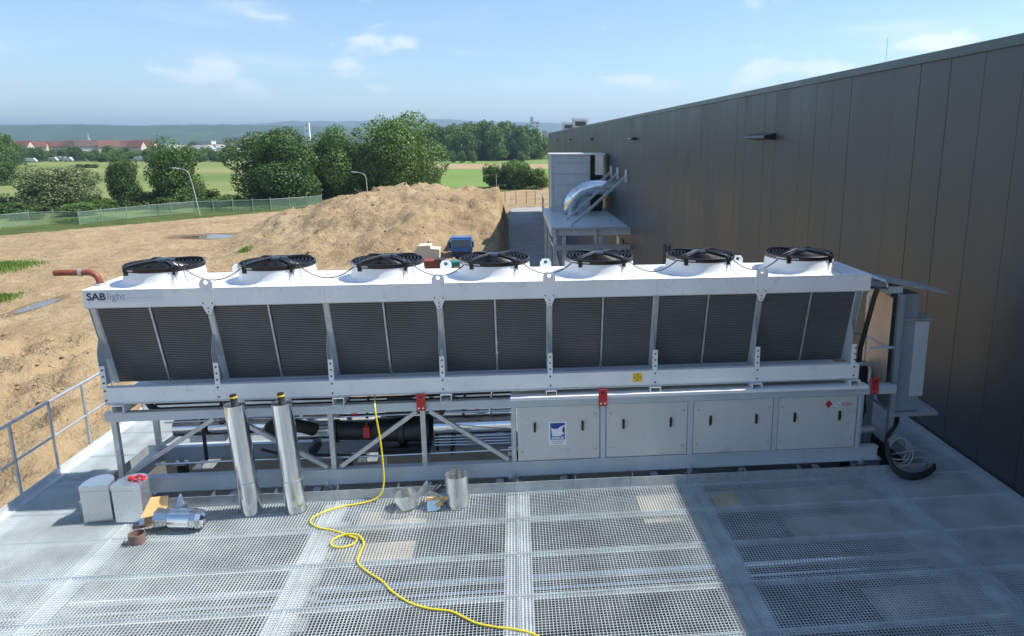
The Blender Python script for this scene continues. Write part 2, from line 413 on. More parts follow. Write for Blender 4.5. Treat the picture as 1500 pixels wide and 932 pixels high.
# louvred wall opening
lw = thing('wall_louvre', 'narrow dark louvre in the hall wall behind the fans', 'louvre', (WX-.02, 28.8, -1))
box('frame', M['fascia'], lw, WX-.05, WX+.01, 28.2, 29.4, -1.4, .2)
for i in range(4): box('slat', M['black'], lw, WX-.075, WX-.052, 28.26+i*.29, 28.46+i*.29, -1.3, .12)

# ------------------------------------------------------------------ annex under the platform
PX0, PX1 = -6.10, 6.20
an = thing('annex_block', 'concrete service block carrying the steel grating platform', 'building', (0, 7, GZ))
box('wall', M['concrete'], an, PX0+.25, WX-.01, 1.0, 11.4, GZ-.2, -1.12)
box('roof', M['darkdeck'], an, PX0+.20, WX-.015, .95, 11.45, -1.115, -1.0)
box('upstand', M['concrete'], an, PX0+.25, WX-.02, 11.30, 11.40, -.999, -.31)
box('upstand', M['concrete'], an, PX0+.25, PX0+.35, 1.0, 11.295, -.999, -.31)
# ------------------------------------------------------------------ grating platform
pf = thing('grating_platform', 'galvanised steel grating platform under the chiller', 'platform', (0, 7, -1))
BX = [-4.60, -2.27, -.05, 2.19, 4.69]
gridc = {}
def grating(w, d):
    k = (round(w,3), round(d,3))
    if k in gridc: return gridc[k]
    g = MB(); t_ = .0039
    n = max(1, round(w/.0345))
    for i in range(1, n): x = w*i/n; g.box(x-t_/2, x+t_/2, .006, d-.006, -.022, -.002)
    n2 = max(1, round(d/.0365))
    for i in range(1, n2): y = d*i/n2; g.box(.006, w-.006, y-.0018, y+.0018, -.0095, -.0035)
    for a in ((0, w, 0, .006), (0, w, d-.006, d)): g.box(*a, -.032, 0)
    for a in ((0, .006, .006, d-.006), (w-.006, w, .006, d-.006)): g.box(*a, -.032, -.0005)
    gridc[k] = g.mesh('grating_panel', M['grate'], fixn=False); return gridc[k]
cols = [PX0+.03]+BX+[PX1+.02]
OX0, OX1, OY0, OY1 = -5.28, 5.38, 8.32, 9.95
def panel(x0, x1, y0, y1):
    g = .005
    link('grating_panel', grating(x1-x0-2*g, y1-y0-2*g), pf, (x0+g, y0+g-7, 1+rnd.uniform(-.0015,.0015)), (R(rnd.uniform(-.03,.03)), R(rnd.uniform(-.03,.03)), 0))
rows = [3.29+.73*i for i in range(7)]+[OY0-.012]
for y0, y1 in zip(rows, rows[1:]):
    for x0, x1 in zip(cols, cols[1:]): panel(x0, x1, y0, y1)
for y0, y1 in zip([8.31+.82*i for i in range(5)], [8.31+.82*i for i in range(1,5)]):
    panel(cols[0], OX0-.01, y0, y1); panel(OX1+.01, cols[-1], y0, y1)
for x0, x1 in zip([OX0-.01]+BX[1:4]+[OX1+.01-.0], BX[1:4]+[OX1+.01]): 
    for y0, y1 in ((9.96, 10.77), (10.77, 11.59)): panel(x0, x1, y0, y1)
def ibeam_y(x, y0, y1, zt, h=.26, w=.28, name='beam'):
    b_ = MB(); b_.box(x-w/2, x+w/2, y0, y1, zt-.015, zt); b_.box(x-.005, x+.005, y0, y1, zt-h+.0155, zt-.0155); b_.box(x-w/2, x+w/2, y0, y1, zt-h, zt-h+.015)
    return b_.build(name, M['beam'], pf)
for x in BX: ibeam_y(x, 1.2, OY0-.03, -.036)
for x in BX: ibeam_y(x, 9.99, 11.55, -.036)
for x in (PX0+.16, PX1-.11): ibeam_y(x, 1.2, 11.55, -.036, w=.18)
for y in rows[:-1]:
    for x0, x1 in zip([PX0+.27]+BX, BX+[PX1-.2]):
        MB().box(x0+(.145 if x0 in BX else 0), x1-(.145 if x1 in BX else 0), y-.04, y+.04, -.044, -.0365).build('support_angle', M['beam'], pf)
for x in (-5.9, -2.3, 2.2, 5.9):
    for y in (1.5, 7.9, 11.3): box('column', M['beam'], pf, x-.06, x+.06, y-.06, y+.06, -1.0, -.30)
# toe boards round the opening, in butted lengths
xx = OX0; i = 0
while xx < OX1-.01:
    x1 = min(OX1, xx+.742)
    MB().box(xx+.001, x1-.003, OY0-.008, OY0, -.05, .128+.002*(i%3)).build('toe_board', M['galv'], pf)
    MB().box(xx+.030, xx+.036, OY0+.002, OY0+.13, .02, .145).build('gusset', M['zinc'], pf)
    xx = x1; i += 1
for x in (OX0-.008, OX1+.002): box('toe_board', M['galv'], pf, x, x+.006, OY0+.002, OY1, -.05, .128)
box('toe_board', M['galv'], pf, OX0, OX1, OY1+.001, OY1+.008, -.05, .128)
# outer kerb plates
box('edge_plate', M['beam'], pf, PX0-.06, PX0-.052, 1.2, 11.6, -.22, .10)
box('edge_angle', M['beam'], pf, PX0-.051, PX0+.025, 1.2, 11.6, -.02, .004)
box('edge_plate', M['beam'], pf, PX0-.04, PX1, 11.605, 11.613, -.22, .14)
# steel under the chiller, inside the opening
for y in (8.56, 9.42):
    b_ = MB(); b_.box(OX0+.02, OX1-.02, y-.07, y+.07, -.315, -.30); b_.box(OX0+.02, OX1-.02, y-.006, y+.006, -.54, -.3155); b_.box(OX0+.02, OX1-.02, y-.07, y+.07, -.555, -.5405)
    b_.build('bearer', M['beam'], pf)
for x in (-5.0,-3.9,-2.8,-1.3,-.3,.6,1.9,3.2,4.3):
    box('cross_member', M['beam'], pf, x-.05, x+.05, 8.95, 9.34, -.50, -.32)
# things lying under the grating
for i, (x0, x1, y0, y1, z) in enumerate(((-2.05,-1.2,6.98,7.42,-.08), (-1.95,-1.15,7.70,8.12,-.08), (-.95,-.25,5.0,5.5,-.08), (-2.0,-1.6,5.52,5.75,-.08),(1.45,1.95,7.55,8.2,-.08),(3.0,4.35,7.75,8.2,-.08),(3.1,4.4,7.02,7.5,-.08),(3.4,4.4,5.55,6.1,-.08),(5.0,6.0,7.0,7.55,-.08),(4.95,5.9,7.75,8.25,-.08),(2.4,2.7,7.8,8.15,-.08))):
    bo = box('board', M['stickyellow'] if i == 10 else M['board'], None, x0, x1, y0, y1, z-.03, z)
    tag(bo, 'yellow panel seen through the grating beside a beam' if i == 10 else 'beige board lying beneath the steel grating', 'board', None if i == 10 else 'boards under the grating')
for y, z, r_ in ((6.63, -.115, .05), (6.49, -.14, .022)):
    p = thing('service_pipe', 'long bright pipe running beneath the grating across the beams' if r_ > .04 else 'thin conduit beside the bright pipe beneath the grating', 'pipe', (0, y, z))
    for x0, x1 in zip([PX0+.3]+BX, BX+[WX-.1]):
        MB().tube([(x0+.01, y, z), (x1-.01, y, z)], r_, 12).build('pipe_length', M['alu'], p, smooth=True)
# ------------------------------------------------------------------ railings
def railing(name, label, pts, z0=0.02):
    t_ = thing(name, label, 'railing', pts[0])
    p0, p1 = Vector(pts[0]), Vector(pts[-1])
    for z in (1.0, .52):
        MB().tube([p0+Vector((0,0,z)), p1+Vector((0,0,z))], .021 if z > .9 else .016, 10).build('top_rail' if z > .9 else 'mid_rail', M['galv'], t_, smooth=True)
    for p in pts: MB().tube([Vector(p)+Vector((0,0,-.15)), Vector(p)+Vector((0,0,.985))], .020, 10).build('post', M['galv'], t_, smooth=True)
    return t_
railing('railing', 'galvanised tube railing along the platform edge above the sand', [(PX0-.085, 8.71+.74*i, 0) for i in range(-6, 5)])
railing('railing', 'galvanised tube railing behind the chiller at the rear platform edge', [(PX0+.1+1.02*i, 11.64, 0) for i in range(0, 13)])
# ------------------------------------------------------------------ the chiller
CY = 8.5                                             # front plane
ch = thing('air_cooled_chiller', 'long white and grey air-cooled chiller with seven roof fans on a steel skid', 'chiller', (-.25, 9.0, .03))
CO = ORG[ch.name]
XL, XR, PIT = -4.955, 4.40, 1.3364
CB = 9.5                                             # back plane
ZT, ZR, ZB0, ZB1 = 2.67, 2.47, 1.285, 1.49
# roof casing
rc = MB()
rc.box(XL-.04, XR+.10, CY, CY+.012, ZR, ZT); rc.box(XL-.04, XR+.10, CB-.012, CB, ZR, ZT)
rc.box(XL-.04, XL-.028, CY+.0125, CB-.0125, ZR, ZT); rc.box(XR+.088, XR+.10, CY+.0125, CB-.0125, ZR, ZT)
rc.build('top_rail', M['casing'], ch)
box('lower_lip', M['frame'], ch, XL-.03, XR+.09, CY+.014, CY+.06, ZR-.012, ZR+.002)
box('roof', M['roofwhite'], ch, XL-.043, XR+.103, CY-.003, CB+.003, ZT+.001, ZT+.012, bevel=.004)
# joints and screws in the roof rail
for i in range(1, 7):
    x = XL+PIT*i
    box('joint', M['frame'], ch, x-.0015, x+.0015, CY-.002, CY+.001, ZR+.004, ZT-.004)
scr = MB().lathe([(.0,-.006),(.006,-.005),(.008,0)], n=8, axis='y').mesh('screw', M['galv'])
for i in range(28):
    link('screw', scr, ch, Vector((XL+.15+i*.337, CY, ZT-.03))-CO)
# coils: lean inward towards the bottom
CT, CBo = (CY+.035, ZR+.0), (CY+.285, ZB1-.02)
def coil_pt(f, off=0):                                # f: 0 top .. 1 bottom
    y = CT[0]+(CBo[0]-CT[0])*f; z = CT[1]+(CBo[1]-CT[1])*f
    nrm = Vector((0, -(CT[1]-CBo[1]), -(CBo[0]-CT[0]))).normalized()
    return Vector((0, y, z))+nrm*off
cw = PIT/2-.035
cmx = {}
def coil_mesh():
    a = MB(); p = [coil_pt(0,-.06), coil_pt(0,0), coil_pt(1,0), coil_pt(1,-.06)]
    a.prism([(q.y, q.z) for q in p], -cw/2, cw/2, 'x')
    f = MB(); n = 42
    for i in range(n):
        t0 = (i+.25)/n; t1 = (i+.70)/n
        p = [coil_pt(t0,.0005), coil_pt(t0,.010), coil_pt(t1,.010), coil_pt(t1,.0005)]
        f.prism([(q.y, q.z) for q in p], -cw/2+.004, cw/2-.004, 'x')
    return a, f
a, f = coil_mesh(); ma = a.mesh('coil_panel', M['coil']); mf = f.mesh('fins', M['coilfin'])
for side in (0, 1):
    for i in range(14):
        x = XL+PIT/2*(i+.5)
        o = link('coil_panel', ma, ch); o.location = Vector((x, 0, 0))-CO
        if side: o.location = Vector((x, 18.0, 0))-CO; o.rotation_euler = (0, 0, math.pi); 
        link('fins', mf, o)
# posts between the coils
def slope_bar(x, w, d, off, name, mt, t0=0., t1=1.):
    p = [coil_pt(t0,off), coil_pt(t0,off+d), coil_pt(t1,off+d), coil_pt(t1,off)]
    return MB().prism([(q.y, q.z) for q in p], x-w/2, x+w/2, 'x').build(name, mt, ch)
for i in range(7): slope_bar(XL+PIT*(i+.5), .022, .022, .002, 'coil_divider', M['galv'])
for i in range(8):
    x = XL+PIT*i; x += .045 if i == 0 else (-.045 if i == 7 else 0)
    slope_bar(x, .075, .016, .001, 'coil_post', M['frame'])
    box('post_stub', M['casing'], ch, x-.030, x+.030, CY+.006, CY+.014, ZB1-.01, ZB1+.27)
    MB().prism([(CY+.015, ZB1+.0), (CY+.015, ZB1+.42), (CY+.10, ZB1+.42+.2), (CY+.22, ZB1+.0)], x-.034, x-.030, 'x').build('gusset', M['frame'], ch)
    slope_bar(x, .055, .010, .018, 'splice_plate', M['galv'], .0, .66)
# end plates
for x in (XL-.012, XR+.006):
    MB().prism([(CY+.014, ZR), (CB-.014, ZR), (CB-.27, ZB1), (CY+.27, ZB1)], x, x+.006, 'x').build('end_plate', M['casing'], ch)
# lower base channel of the coil bank
for y0, y1 in ((CY, CY+.09), (CB-.09, CB)):
    q = MB(); yo = y0 if y0 == CY else y1-.010
    q.box(XL+.03, XR+.04, yo, yo+.010, ZB0, ZB1); q.box(XL+.03, XR+.04, y0+.0105 if y0 == CY else y0, y1 if y0 == CY else y1-.0105, ZB1-.010, ZB1); q.box(XL+.03, XR+.04, y0+.0105 if y0 == CY else y0, y1 if y0 == CY else y1-.0105, ZB0, ZB0+.010)
    q.build('base_channel', M['casing'], ch)
    if y0 == CY: box('channel_lip', M['galv'], ch, XL+.03, XR+.04, CY-.012, CY-.001, ZB0-.002, ZB0+.012)
bolt = MB().lathe([(.0,-.012),(.011,-.011),(.012,0)], n=6, axis='y').mesh('bolt', M['cable'])
for i in range(8):
    x = XL+PIT*i+(.05 if i == 0 else (-.03 if i == 7 else 0))
    for z in (ZB1-.035, ZB0+.05): link('bolt', bolt, ch, Vector((x, CY, z))-CO)
    for z in (ZB1+.06, ZB1+.14, ZB1+.22): link('bolt', bolt, ch, Vector((x, CY+.006, z))-CO)
box('drip_tray', M['casing'], ch, XL+.05, XR, CY+.10, CB-.10, ZB0+.02, ZB0+.03)
# lifting lugs
def lug(x, y, sgn):
    zt = ZT+.12; pl = []
    o = [(-.05, ZR-.02), (-.05, zt-.04), (-.03, zt), (.03, zt), (.05, zt-.04), (.05, ZR-.02), (.022, ZR-.12), (-.022, ZR-.12)]
    n = 12; hc = (0, zt-.045); hr = .024
    q = MB()
    out = []
    for k in range(n*2):
        a = 2*math.pi*k/(2*n); out.append((hc[0]+hr*math.cos(a), hc[1]+hr*math.sin(a)))
    # plate as ring around the hole above, solid below
    top = [(-.075, zt-.12), (-.075, zt-.045), (-.045, zt), (.045, zt), (.075, zt-.045), (.075, zt-.12)]
    ys = (y-.007*sgn, y+.001*sgn) if sgn > 0 else (y-.001, y+.007)
    m2 = len(out)
    ring = []
    for k in range(m2):
        a = 2*math.pi*k/m2; dx, dz_ = math.cos(a), math.sin(a); tt = 9
        for (ax, az), (bx, bz) in zip(top, top[1:]+top[:1]):
            ex, ez = bx-ax, bz-az; den = dx*ez-dz_*ex
            if abs(den) < 1e-9: continue
            u = ((ax-hc[0])*ez-(az-hc[1])*ex)/den; w = ((ax-hc[0])*dz_-(az-hc[1])*dx)/den
            if u > 0 and -1e-6 <= w <= 1+1e-6: tt = min(tt, u)
        ring.append((hc[0]+dx*tt, hc[1]+dz_*tt))
    vs = []
    for yy in ys: vs += [(x+p[0], yy, p[1]) for p in out]+[(x+p[0], yy, p[1]) for p in ring]
    fs = []
    for k in range(m2):
        k2 = (k+1) % m2
        fs += [(k, k2, m2+k2, m2+k), (2*m2+k, 2*m2+k2, 3*m2+k2, 3*m2+k), (k, k2, 2*m2+k2, 2*m2+k), (m2+k, m2+k2, 3*m2+k2, 3*m2+k)]
    q.add(vs, fs)
    q.prism([(x+px, pz) for px, pz in [(-.075, zt-.1202), (-.075, ZR+.02), (-.025, ZR-.10), (.025, ZR-.10), (.075, ZR+.02), (.075, zt-.1202)]], ys[0], ys[1], 'y')
    l = q.build('lifting_lug', M['casing'], ch)
    if sgn > 0:
        for bx, bz in ((-.05, ZR+.03), (.05, ZR+.03), (0, ZR-.03), (0, ZR-.075)):
            bo = link('bolt', bolt, l, Vector((x+bx, y-.007, bz))-CO); bo.scale = (.75,)*3
for i in (1, 3, 4, 6): lug(XL+PIT*i, CY-.002, 1); lug(XL+PIT*i, CB+.004, -1)
# fans
fr_ = .45; FZ = ZT+.012
sh = MB().lathe([(.52,.001),(.495,.008),(.468,.025),(.450,.06),(.440,.14),(.436,.196),(.430,.196)], n=56)
nz_ = MB().lathe([(.4295,.197),(.425,.15),(.43,.06),(.47,.003)], n=56)
shm = sh.mesh('fan', M['roofwhite'], True); nzm = nz_.mesh('nozzle', M['black'], True)
gd = MB()
for r_ in [.07+.045*i for i in range(9)]:
    z = .217+.028*(1-(r_/.45)**2)
    gd.tube([(r_*math.cos(a), r_*math.sin(a), z) for a in [2*math.pi*k/40 for k in range(41)]], .0055, 5, caps=False)
gdm = gd.mesh('guard', M['black'])
mo = MB().lathe([(0,.275),(.09,.273),(.125,.262),(.13,.245),(.13,.08),(.0,.07)], n=24).mesh('motor', M['black'], True)
def arm_mesh(a):
    q = MB(); c_, s_ = math.cos(a), math.sin(a)
    pts = [(.10,.262),(.30,.252),(.41,.238),(.448,.225),(.456,.175)]
    for (r0, z0), (r1, z1) in zip(pts, pts[1:]): q.bar((r0*c_, r0*s_, z0), (r1*c_, r1*s_, z1), .046, .022)
    q.bar((.436*c_-.04*s_, .436*s_+.04*c_, .216), (.436*c_+.04*s_, .436*s_-.04*c_, .216), .05, .035)
    q.box(.446*c_-.022, .446*c_+.022, .446*s_-.022, .446*s_+.022, .135, .212)
    return q
arms = [arm_mesh(R(a)).mesh('arm', M['black']) for a in (-128, -52, 52, 128)]
rim = MB().lathe([(.442,.172),(.447,.218),(.432,.228),(.424,.19)], n=56).mesh('rim_ring', M['black'], True)
bl = MB()
def blade(a):
    q = MB(); n = 6; vs = []
    for j in range(n+1):
        r_ = .12+.29*j/n; sw = a+.5*(j/n)**1.6; wd_ = .40-.12*j/n
        for s_, z in ((-.5, .08), (.5, .165)):
            an_ = sw+s_*wd_*(.7 if j < 2 else 1.0)*1.5
            vs.append((r_*math.cos(an_), r_*math.sin(an_), z))
    fs = [(2*j, 2*j+1, 2*j+3, 2*j+2) for j in range(n)]
    return q.add(vs, fs)
bls = [blade(2*math.pi*k/5+.3).mesh('blade', M['compressor']) for k in range(5)]
lab = MB()
for k, a in enumerate([R(x) for x in range(-150, -112, 3)]):
    lab.bar((.449*math.cos(a), .449*math.sin(a), .196), (.449*math.cos(a+R(1.9)), .449*math.sin(a+R(1.9)), .196), .004, .013)
labm = lab.mesh('maker_mark', M['white'])
wire = MB().tube([(.12,-.10,.255),(.26,-.30,.25),(.285,-.355,.225),(.292,-.372,.16),(.298,-.385,.09),(.33,-.42,.035),(.40,-.45,.012)], .006, 6).mesh('supply_wire', M['greyink'])
sag = MB(); pts = []
for k in range(13):
    u = k/12; x = .30+u*(PIT-.60); z = .235-.24*4*u*(1-u)*.8; pts.append((x, -.28+.06*u, max(.02, z)))
sagm = MB().tube([(.05,-.05,.28),(.18,-.17,.27)]+pts+[(PIT-.18,-.17,.265),(PIT-.05,-.05,.28)], .0075, 8).mesh('power_cable', M['cable'], True)
for i in range(7):
    fo = link('fan', shm, ch, Vector((XL+PIT*(i+.5), 9.0, FZ))-CO)
    for nm, mm in [('nozzle', nzm), ('guard', gdm), ('motor', mo), ('rim_ring', rim), ('maker_mark', labm), ('supply_wire', wire)]: link(nm, mm, fo)
    for a_ in arms: link('arm', a_, fo)
    for b_ in bls: link('blade', b_, fo)
    if i < 6: link('power_cable', sagm, fo)
# ---- skid
SX0, SX1 = -4.92, 4.62
def cchan(x0, x1, y0, z0, z1, sgn, name, mt, fl=.075):
    q = MB(); t_ = .009
    ya, yb = (y0, y0+t_) if sgn > 0 else (y0-t_, y0)
    q.box(x0, x1, ya, yb, z0, z1)
    fa, fb = (y0-fl, y0-.0003) if sgn < 0 else (y0+t_+.0003, y0+fl)
    if sgn < 0: fa, fb = y0-fl, y0-t_-.0003
    q.box(x0, x1, fa, fb, z1-t_, z1); q.box(x0, x1, fa, fb, z0, z0+t_)
    return q.build(name, mt, ch)
# bottom beams: I-section with proud flanges
for yc in (CY+.045, CB-.045):
    q = MB(); q.box(SX0, SX1+.18, yc-.055, yc+.055, .305, .318); q.box(SX0, SX1+.18, yc-.055, yc+.055, .125, .138); q.box(SX0, SX1+.18, yc-.03, yc-.02, .1385, .3045)
    q.build('bottom_beam', M['frame'], ch)
for yc in (CY+.04, CB-.04):
    q = MB(); q.box(SX0-.03, SX1+.36, yc-.05, yc+.04, 1.062, 1.172)
    q.build('upper_beam', M['frame'], ch, bevel=.006)
    box('beam_edge', M['galv'], ch, SX0-.03, -.09, yc-.056, yc+.03, 1.1725, 1.178)
PXs = [SX0+.05, -2.34, -1.215, -.085]
for yc in (CY+.04, CB-.04):
    for x in PXs+[2.2, 4.52]: box('post', M['galv'], ch, x-.03, x+.03, yc-.03, yc+.03, .3185, 1.0615)
    for (x0, z0), (x1, z1) in (((SX0+.10,.345),(-3.72,1.045)), ((-3.5,1.045),(-2.42,.345)), ((-2.26,.345),(-1.29,1.045)), ((-1.13,1.045),(-.16,.345))):
        MB().bar((x0, yc, z0), (x1, yc, z1), .05, .05, up=(0,1,0)).build('brace', M['galv'], ch)
for x in (SX0+.05, 4.55):
    box('end_beam', M['frame'], ch, x-.04, x+.04, CY+.102, CB-.102, .14, .30)
# spacer tubes between coil base and skid
for x in (-4.77, -2.21, -.91, .40, 1.73, 3.06, 4.38):
    q = MB(); w, t_ = .068, .008
    q.box(x-w, x+w, CY-.05, CB+.05, 1.272, 1.280); q.box(x-w, x-w+t_, CY-.05, CB+.05, 1.180, 1.2715); q.box(x+w-t_, x+w, CY-.05, CB+.05, 1.180, 1.2715); q.box(x-w, x+w, CY-.05, CB+.05, 1.1795, 1.1865) 
    q.build('spacer_tube', M['casing'], ch)
# feet
for x in (-4.6, -2.40, -.08, 2.24, 4.58):
    for yc in (CY+.045, CB-.045):
        o = box('foot', M['zinc'], ch, x-.085, x+.085, yc-.09, yc+.08, .062, .088)
        MB().box(x-.05, x+.05, yc-.06, yc+.05, -.299, .061).build('foot_base', M['rubber'], o)
        MB().tube([(x, yc-.075, .09), (x, yc-.075, .20)], .007, 6).build('levelling_stud', M['galv'], o)
        MB().lathe([(0,.1245),(.03,.1245),(.03,.0885)], (x, yc-.01, 0), 10).build('pad', M['galv'], o)
# enclosure with four doors
EX0, EX1 = -.045, 4.50
box('enclosure', M['frame'], ch, EX0+.01, EX1, CY+.035, CB-.02, .322, 1.058)
box('top_trim', M['roofwhite'], ch, EX0-.07, EX1+.05, CY-.085, CY+.06, 1.176, 1.215)
box('enclosure_roof', M['roofwhite'], ch, EX0-.06, EX1+.04, CY+.061, CB+.02, 1.1735, 1.179)
doors = [(-.035, 1.015), (1.105, 2.165), (2.25, 3.305), (3.385, 4.455)]
for i, (x0, x1) in enumerate(doors):
    d_ = box('door', M['door'], ch, x0, x1, CY+.006, CY+.030, .325, 1.055, bevel=.004)
    for x in (x0+.22, x1-.22 if i != 3 else x1-.235):
        h_ = MB(); h_.box(x-.014, x+.014, CY-.016, CY+.004, .72, .845); h_.box(x-.012, x+.012, CY-.028, CY-.0165, .755, .81)
        h_.build('handle', M['black'], d_)
    for x in (x0+.055, x1-.055):
        for z in (.45, .93): link('bolt', scr, d_, Vector((x, CY+.005, z))-CO).scale = (1.9,)*3
for x in (1.06, 2.208, 3.345, 4.49): box('mullion', M['frame'], ch, x-.032 if x < 4 else x-.02, x+.032 if x < 4 else x+.03, CY+.0, CY+.032, .320, 1.0605)
# red lifting brackets
for x in (-1.22, 1.045, 4.655):
    y = CY-.035 if x < 0 else (CY-.10 if x < 4 else CY-.035)
    q = MB(); q.box(x-.055, x+.055, y-.012, y, 1.075, 1.30); 
    o = q.build('lifting_bracket', M['red'], ch, bevel=.004)
    MB().lathe([(0,-.003),(.017,-.002),(.017,0)], (x, y-.012, 1.255), 12, axis='y').build('eye', M['black'], o)
    for bx in (-.026, .026): 
        MB().lathe([(0,-.012),(.013,-.011),(.014,0)], (x+bx, y-.012, 1.115), 6, axis='y').build('bolt', M['zinc'], o)
    box('standoff', M['red'], o, x-.04, x+.04, y+.0005, CY-.0105 if x < 1 or x > 4 else CY-.0855, 1.08, 1.16)
# pipework seen through the open end of the skid
def pipe(pts, r_, mt, name='pipe', n=16): return MB().tube(pts, r_, n).build(name, mt, ch, smooth=True)
pipe([(-4.55,9.12,.86),(-.05,9.12,.86)], .035, M['galv'])
pipe([(-4.45,9.10,.72),(-3.2,9.10,.72)], .115, M['alu'], 'clad_pipe', 24)
pipe([(-1.13,8.98,.66),(-.05,8.98,.66)], .135, M['alu'], 'clad_pipe', 24)
pipe([(-4.45,9.24,.78),(-.05,9.24,.78)], .06, M['alu'], 'clad_pipe', 20)
for x in (-.95,-.62,-.35): MB().tube([(x,8.98,.66),(x+.012,8.98,.66)], .137, 24).build('band', M['zinc'], ch)
arc = [(-4.72,9.05,1.30),(-4.72,9.05,1.12)]+[(-4.72+.14*(1-math.cos(a)),9.05,1.12-.14*math.sin(a)) for a in [R(d) for d in range(15,91,15)]]+[(-3.9,9.05,.98),(-.05,9.05,.98)]
pipe(arc, .042, M['darkpipe'], 'suction_pipe')
pipe([(-3.2,8.93,.66),(-3.0,8.93,.66),(-2.42,8.93,.66)], .10, M['alu'], 'clad_pipe', 24)
for x in (-2.95,-2.65): MB().tube([(x,8.93,.66),(x+.012,8.93,.66)], .102, 24).build('band', M['zinc'], ch)
pipe([(-2.42,8.98,.66),(-2.3,8.98,.64),(-1.75,8.98,.62)], .125, M['compressor'], 'vessel', 24)
for x in (-2.42, -1.9): MB().tube([(x,8.98,.64),(x+.05,8.98,.64)], .155, 24).build('flange', M['compressor'], ch)
cb = MB(); cb.lathe([(.0,-.46),(.12,-.46),(.15,-.40),(.16,-.1),(.195,-.09),(.195,-.02),(.17,-.01),(.17,.24),(.205,.25),(.205,.31),(.14,.35),(.0,.35)], (-1.5,9.0,.62), 28, axis='x')
cb.build('compressor', M['compressor'], ch, smooth=True)
box('terminal_box', M['compressor'], ch, -1.74, -1.42, 8.86, 9.1, .84, 1.05, bevel=.01)
box('motor_foot', M['compressor'], ch, -1.85, -1.2, 8.83, 9.2, .319, .43)
for x in (-3.6, -2.7, -.9): box('pipe_support', M['compressor'], ch, x-.02, x+.02, 8.80, 9.25, .319, .50)
pipe([(-3.05,8.98,.66),(-3.02,8.80,.80),(-2.90,8.72,.86),(-2.72,8.80,.78),(-2.62,8.95,.66)], .085, M['rubber'], 'elbow')
MB().tube([(-3.12,8.74,.80),(-3.08,8.70,.80)], .12, 18).build('flange', M['compressor'], ch)
o = box('pressure_switch', M['red'], ch, -2.02, -1.94, 8.80, 8.86, .60, .74)
MB().tube([(-1.98,8.83,.745),(-1.98,8.83,.80)], .012, 8).build('stem', M['red'], o)
for k, z in enumerate((.47,.50,.53,.56)): pipe([(-1.12,8.78+.02*k,z),(-.05,8.78+.02*k,z-.01)], .008, M['zinc'], 'capillary_line', 6)
for x in (-4.05,-1.10): box('pipe_clamp', M['compressor'], ch, x-.02, x+.02, 8.94, 8.96, .32, 1.06)
# control gear tucked in the gap below the coil base
for x0, x1, y, mt in ((-4.0,-3.65,9.3,'alu'),(-3.35,-3.0,9.25,'alu'),(-2.15,-1.9,9.1,'compressor'),(-1.75,-1.05,9.15,'compressor'),(-.78,-.5,9.0,'compressor'),(-.42,-.2,9.0,'rubber')):
    MB().tube([(x0,y,1.235),(x1,y,1.235)], .04, 14).build('valve_body', M[mt], ch, smooth=True)
pipe([(-4.6,9.33,1.15),(-.1,9.33,1.15)], .03, M['darkpipe'])
# thin lines, fittings and cable runs
for y, z, r_, mt in ((8.72,1.0,.012,'zinc'),(8.75,.93,.009,'alu'),(9.36,.62,.022,'galv'),(9.30,.50,.018,'alu'),(8.70,.40,.014,'zinc'),(9.15,1.03,.016,'cable')):
    pipe([(-4.7+.4*rnd.random(),y,z),(-3.5,y,z+.01),(-2.1,y,z-.01),(-.06,y,z)], r_, M[mt], 'thin_line', 8)
for x, y, z in ((-4.2,9.1,.86),(-3.75,9.1,.84),(-2.75,8.74,.98),(-2.1,8.76,.95),(-1.0,8.75,.93),(-.55,8.74,.98)):
    MB().lathe([(0,-.05),(.03,-.05),(.03,-.01),(.045,-.01),(.045,.02),(.02,.03),(.02,.07),(.04,.07),(.04,.085),(0,.085)], (x,y,z+.03), 12).build('valve', M[rnd.choice(('zinc','compressor','red','alu'))], ch)
for x in (-3.85,-3.0,-2.0,-.75,-.4):
    pipe([(x,8.98,.80),(x+.02,9.0,1.0),(x+.06,9.02,1.24)], .018, M[rnd.choice(('alu','cable','zinc'))], 'riser_line', 8)
for x0, x1, z in ((-4.35,-3.9,.46),(-.9,-.3,.42)):
    box('junction_box', M['casing'], ch, x0, x1, 9.2, 9.3, z, z+.2, bevel=.008)
pipe([(-3.3,8.80,.50),(-3.0,8.76,.42),(-2.6,8.78,.40),(-2.0,8.80,.36)], .02, M['rubber'], 'cable_loop', 8)
# ---- marks
def plate(name, mt, par, x0, x1, z0, z1, y): return MB().add([(x0,y,z0),(x1,y,z0),(x1,y,z1),(x0,y,z1)], [(0,1,2,3)]).build(name, mt, par, fixn=False)
def text(txt, size, mt, x, z, y, par, bold=0, ax='LEFT', sx=1, name='lettering'):
    o = link(name, text_mesh(txt, size, mt, bold, ax, sx), par); o.location = Vector((x, y, z))-CO; return o
q = MB()
M['decal'] = mat('pale_decal', (.70,.74,.80), .4, 0, .02, 5)
rr = []
for cx, cz, a0 in ((XL+.82, ZT-.03, 0), (XL+.03, ZT-.03, 90), (XL+.03, ZT-.115, 180), (XL+.82, ZT-.115, 270)):
    for k in range(5): a = R(a0+22.5*k); rr.append((cx+.02*math.cos(a), cz+.02*math.sin(a)))
nb = MB().add([(p[0], CY-.003, p[1]) for p in rr], [tuple(range(len(rr)))]).build('name_strip', M['decal'], ch, fixn=False)
text('SAB', .118, M['ink'], XL+.005, ZT-.072, CY-.005, nb, .0035, sx=1.05)
text('light', .118, M['greyink'], XL+.228, ZT-.072, CY-.005, nb, .0, sx=1.0)
fq = MB(); x = XL+.46; r4 = random.Random(2)
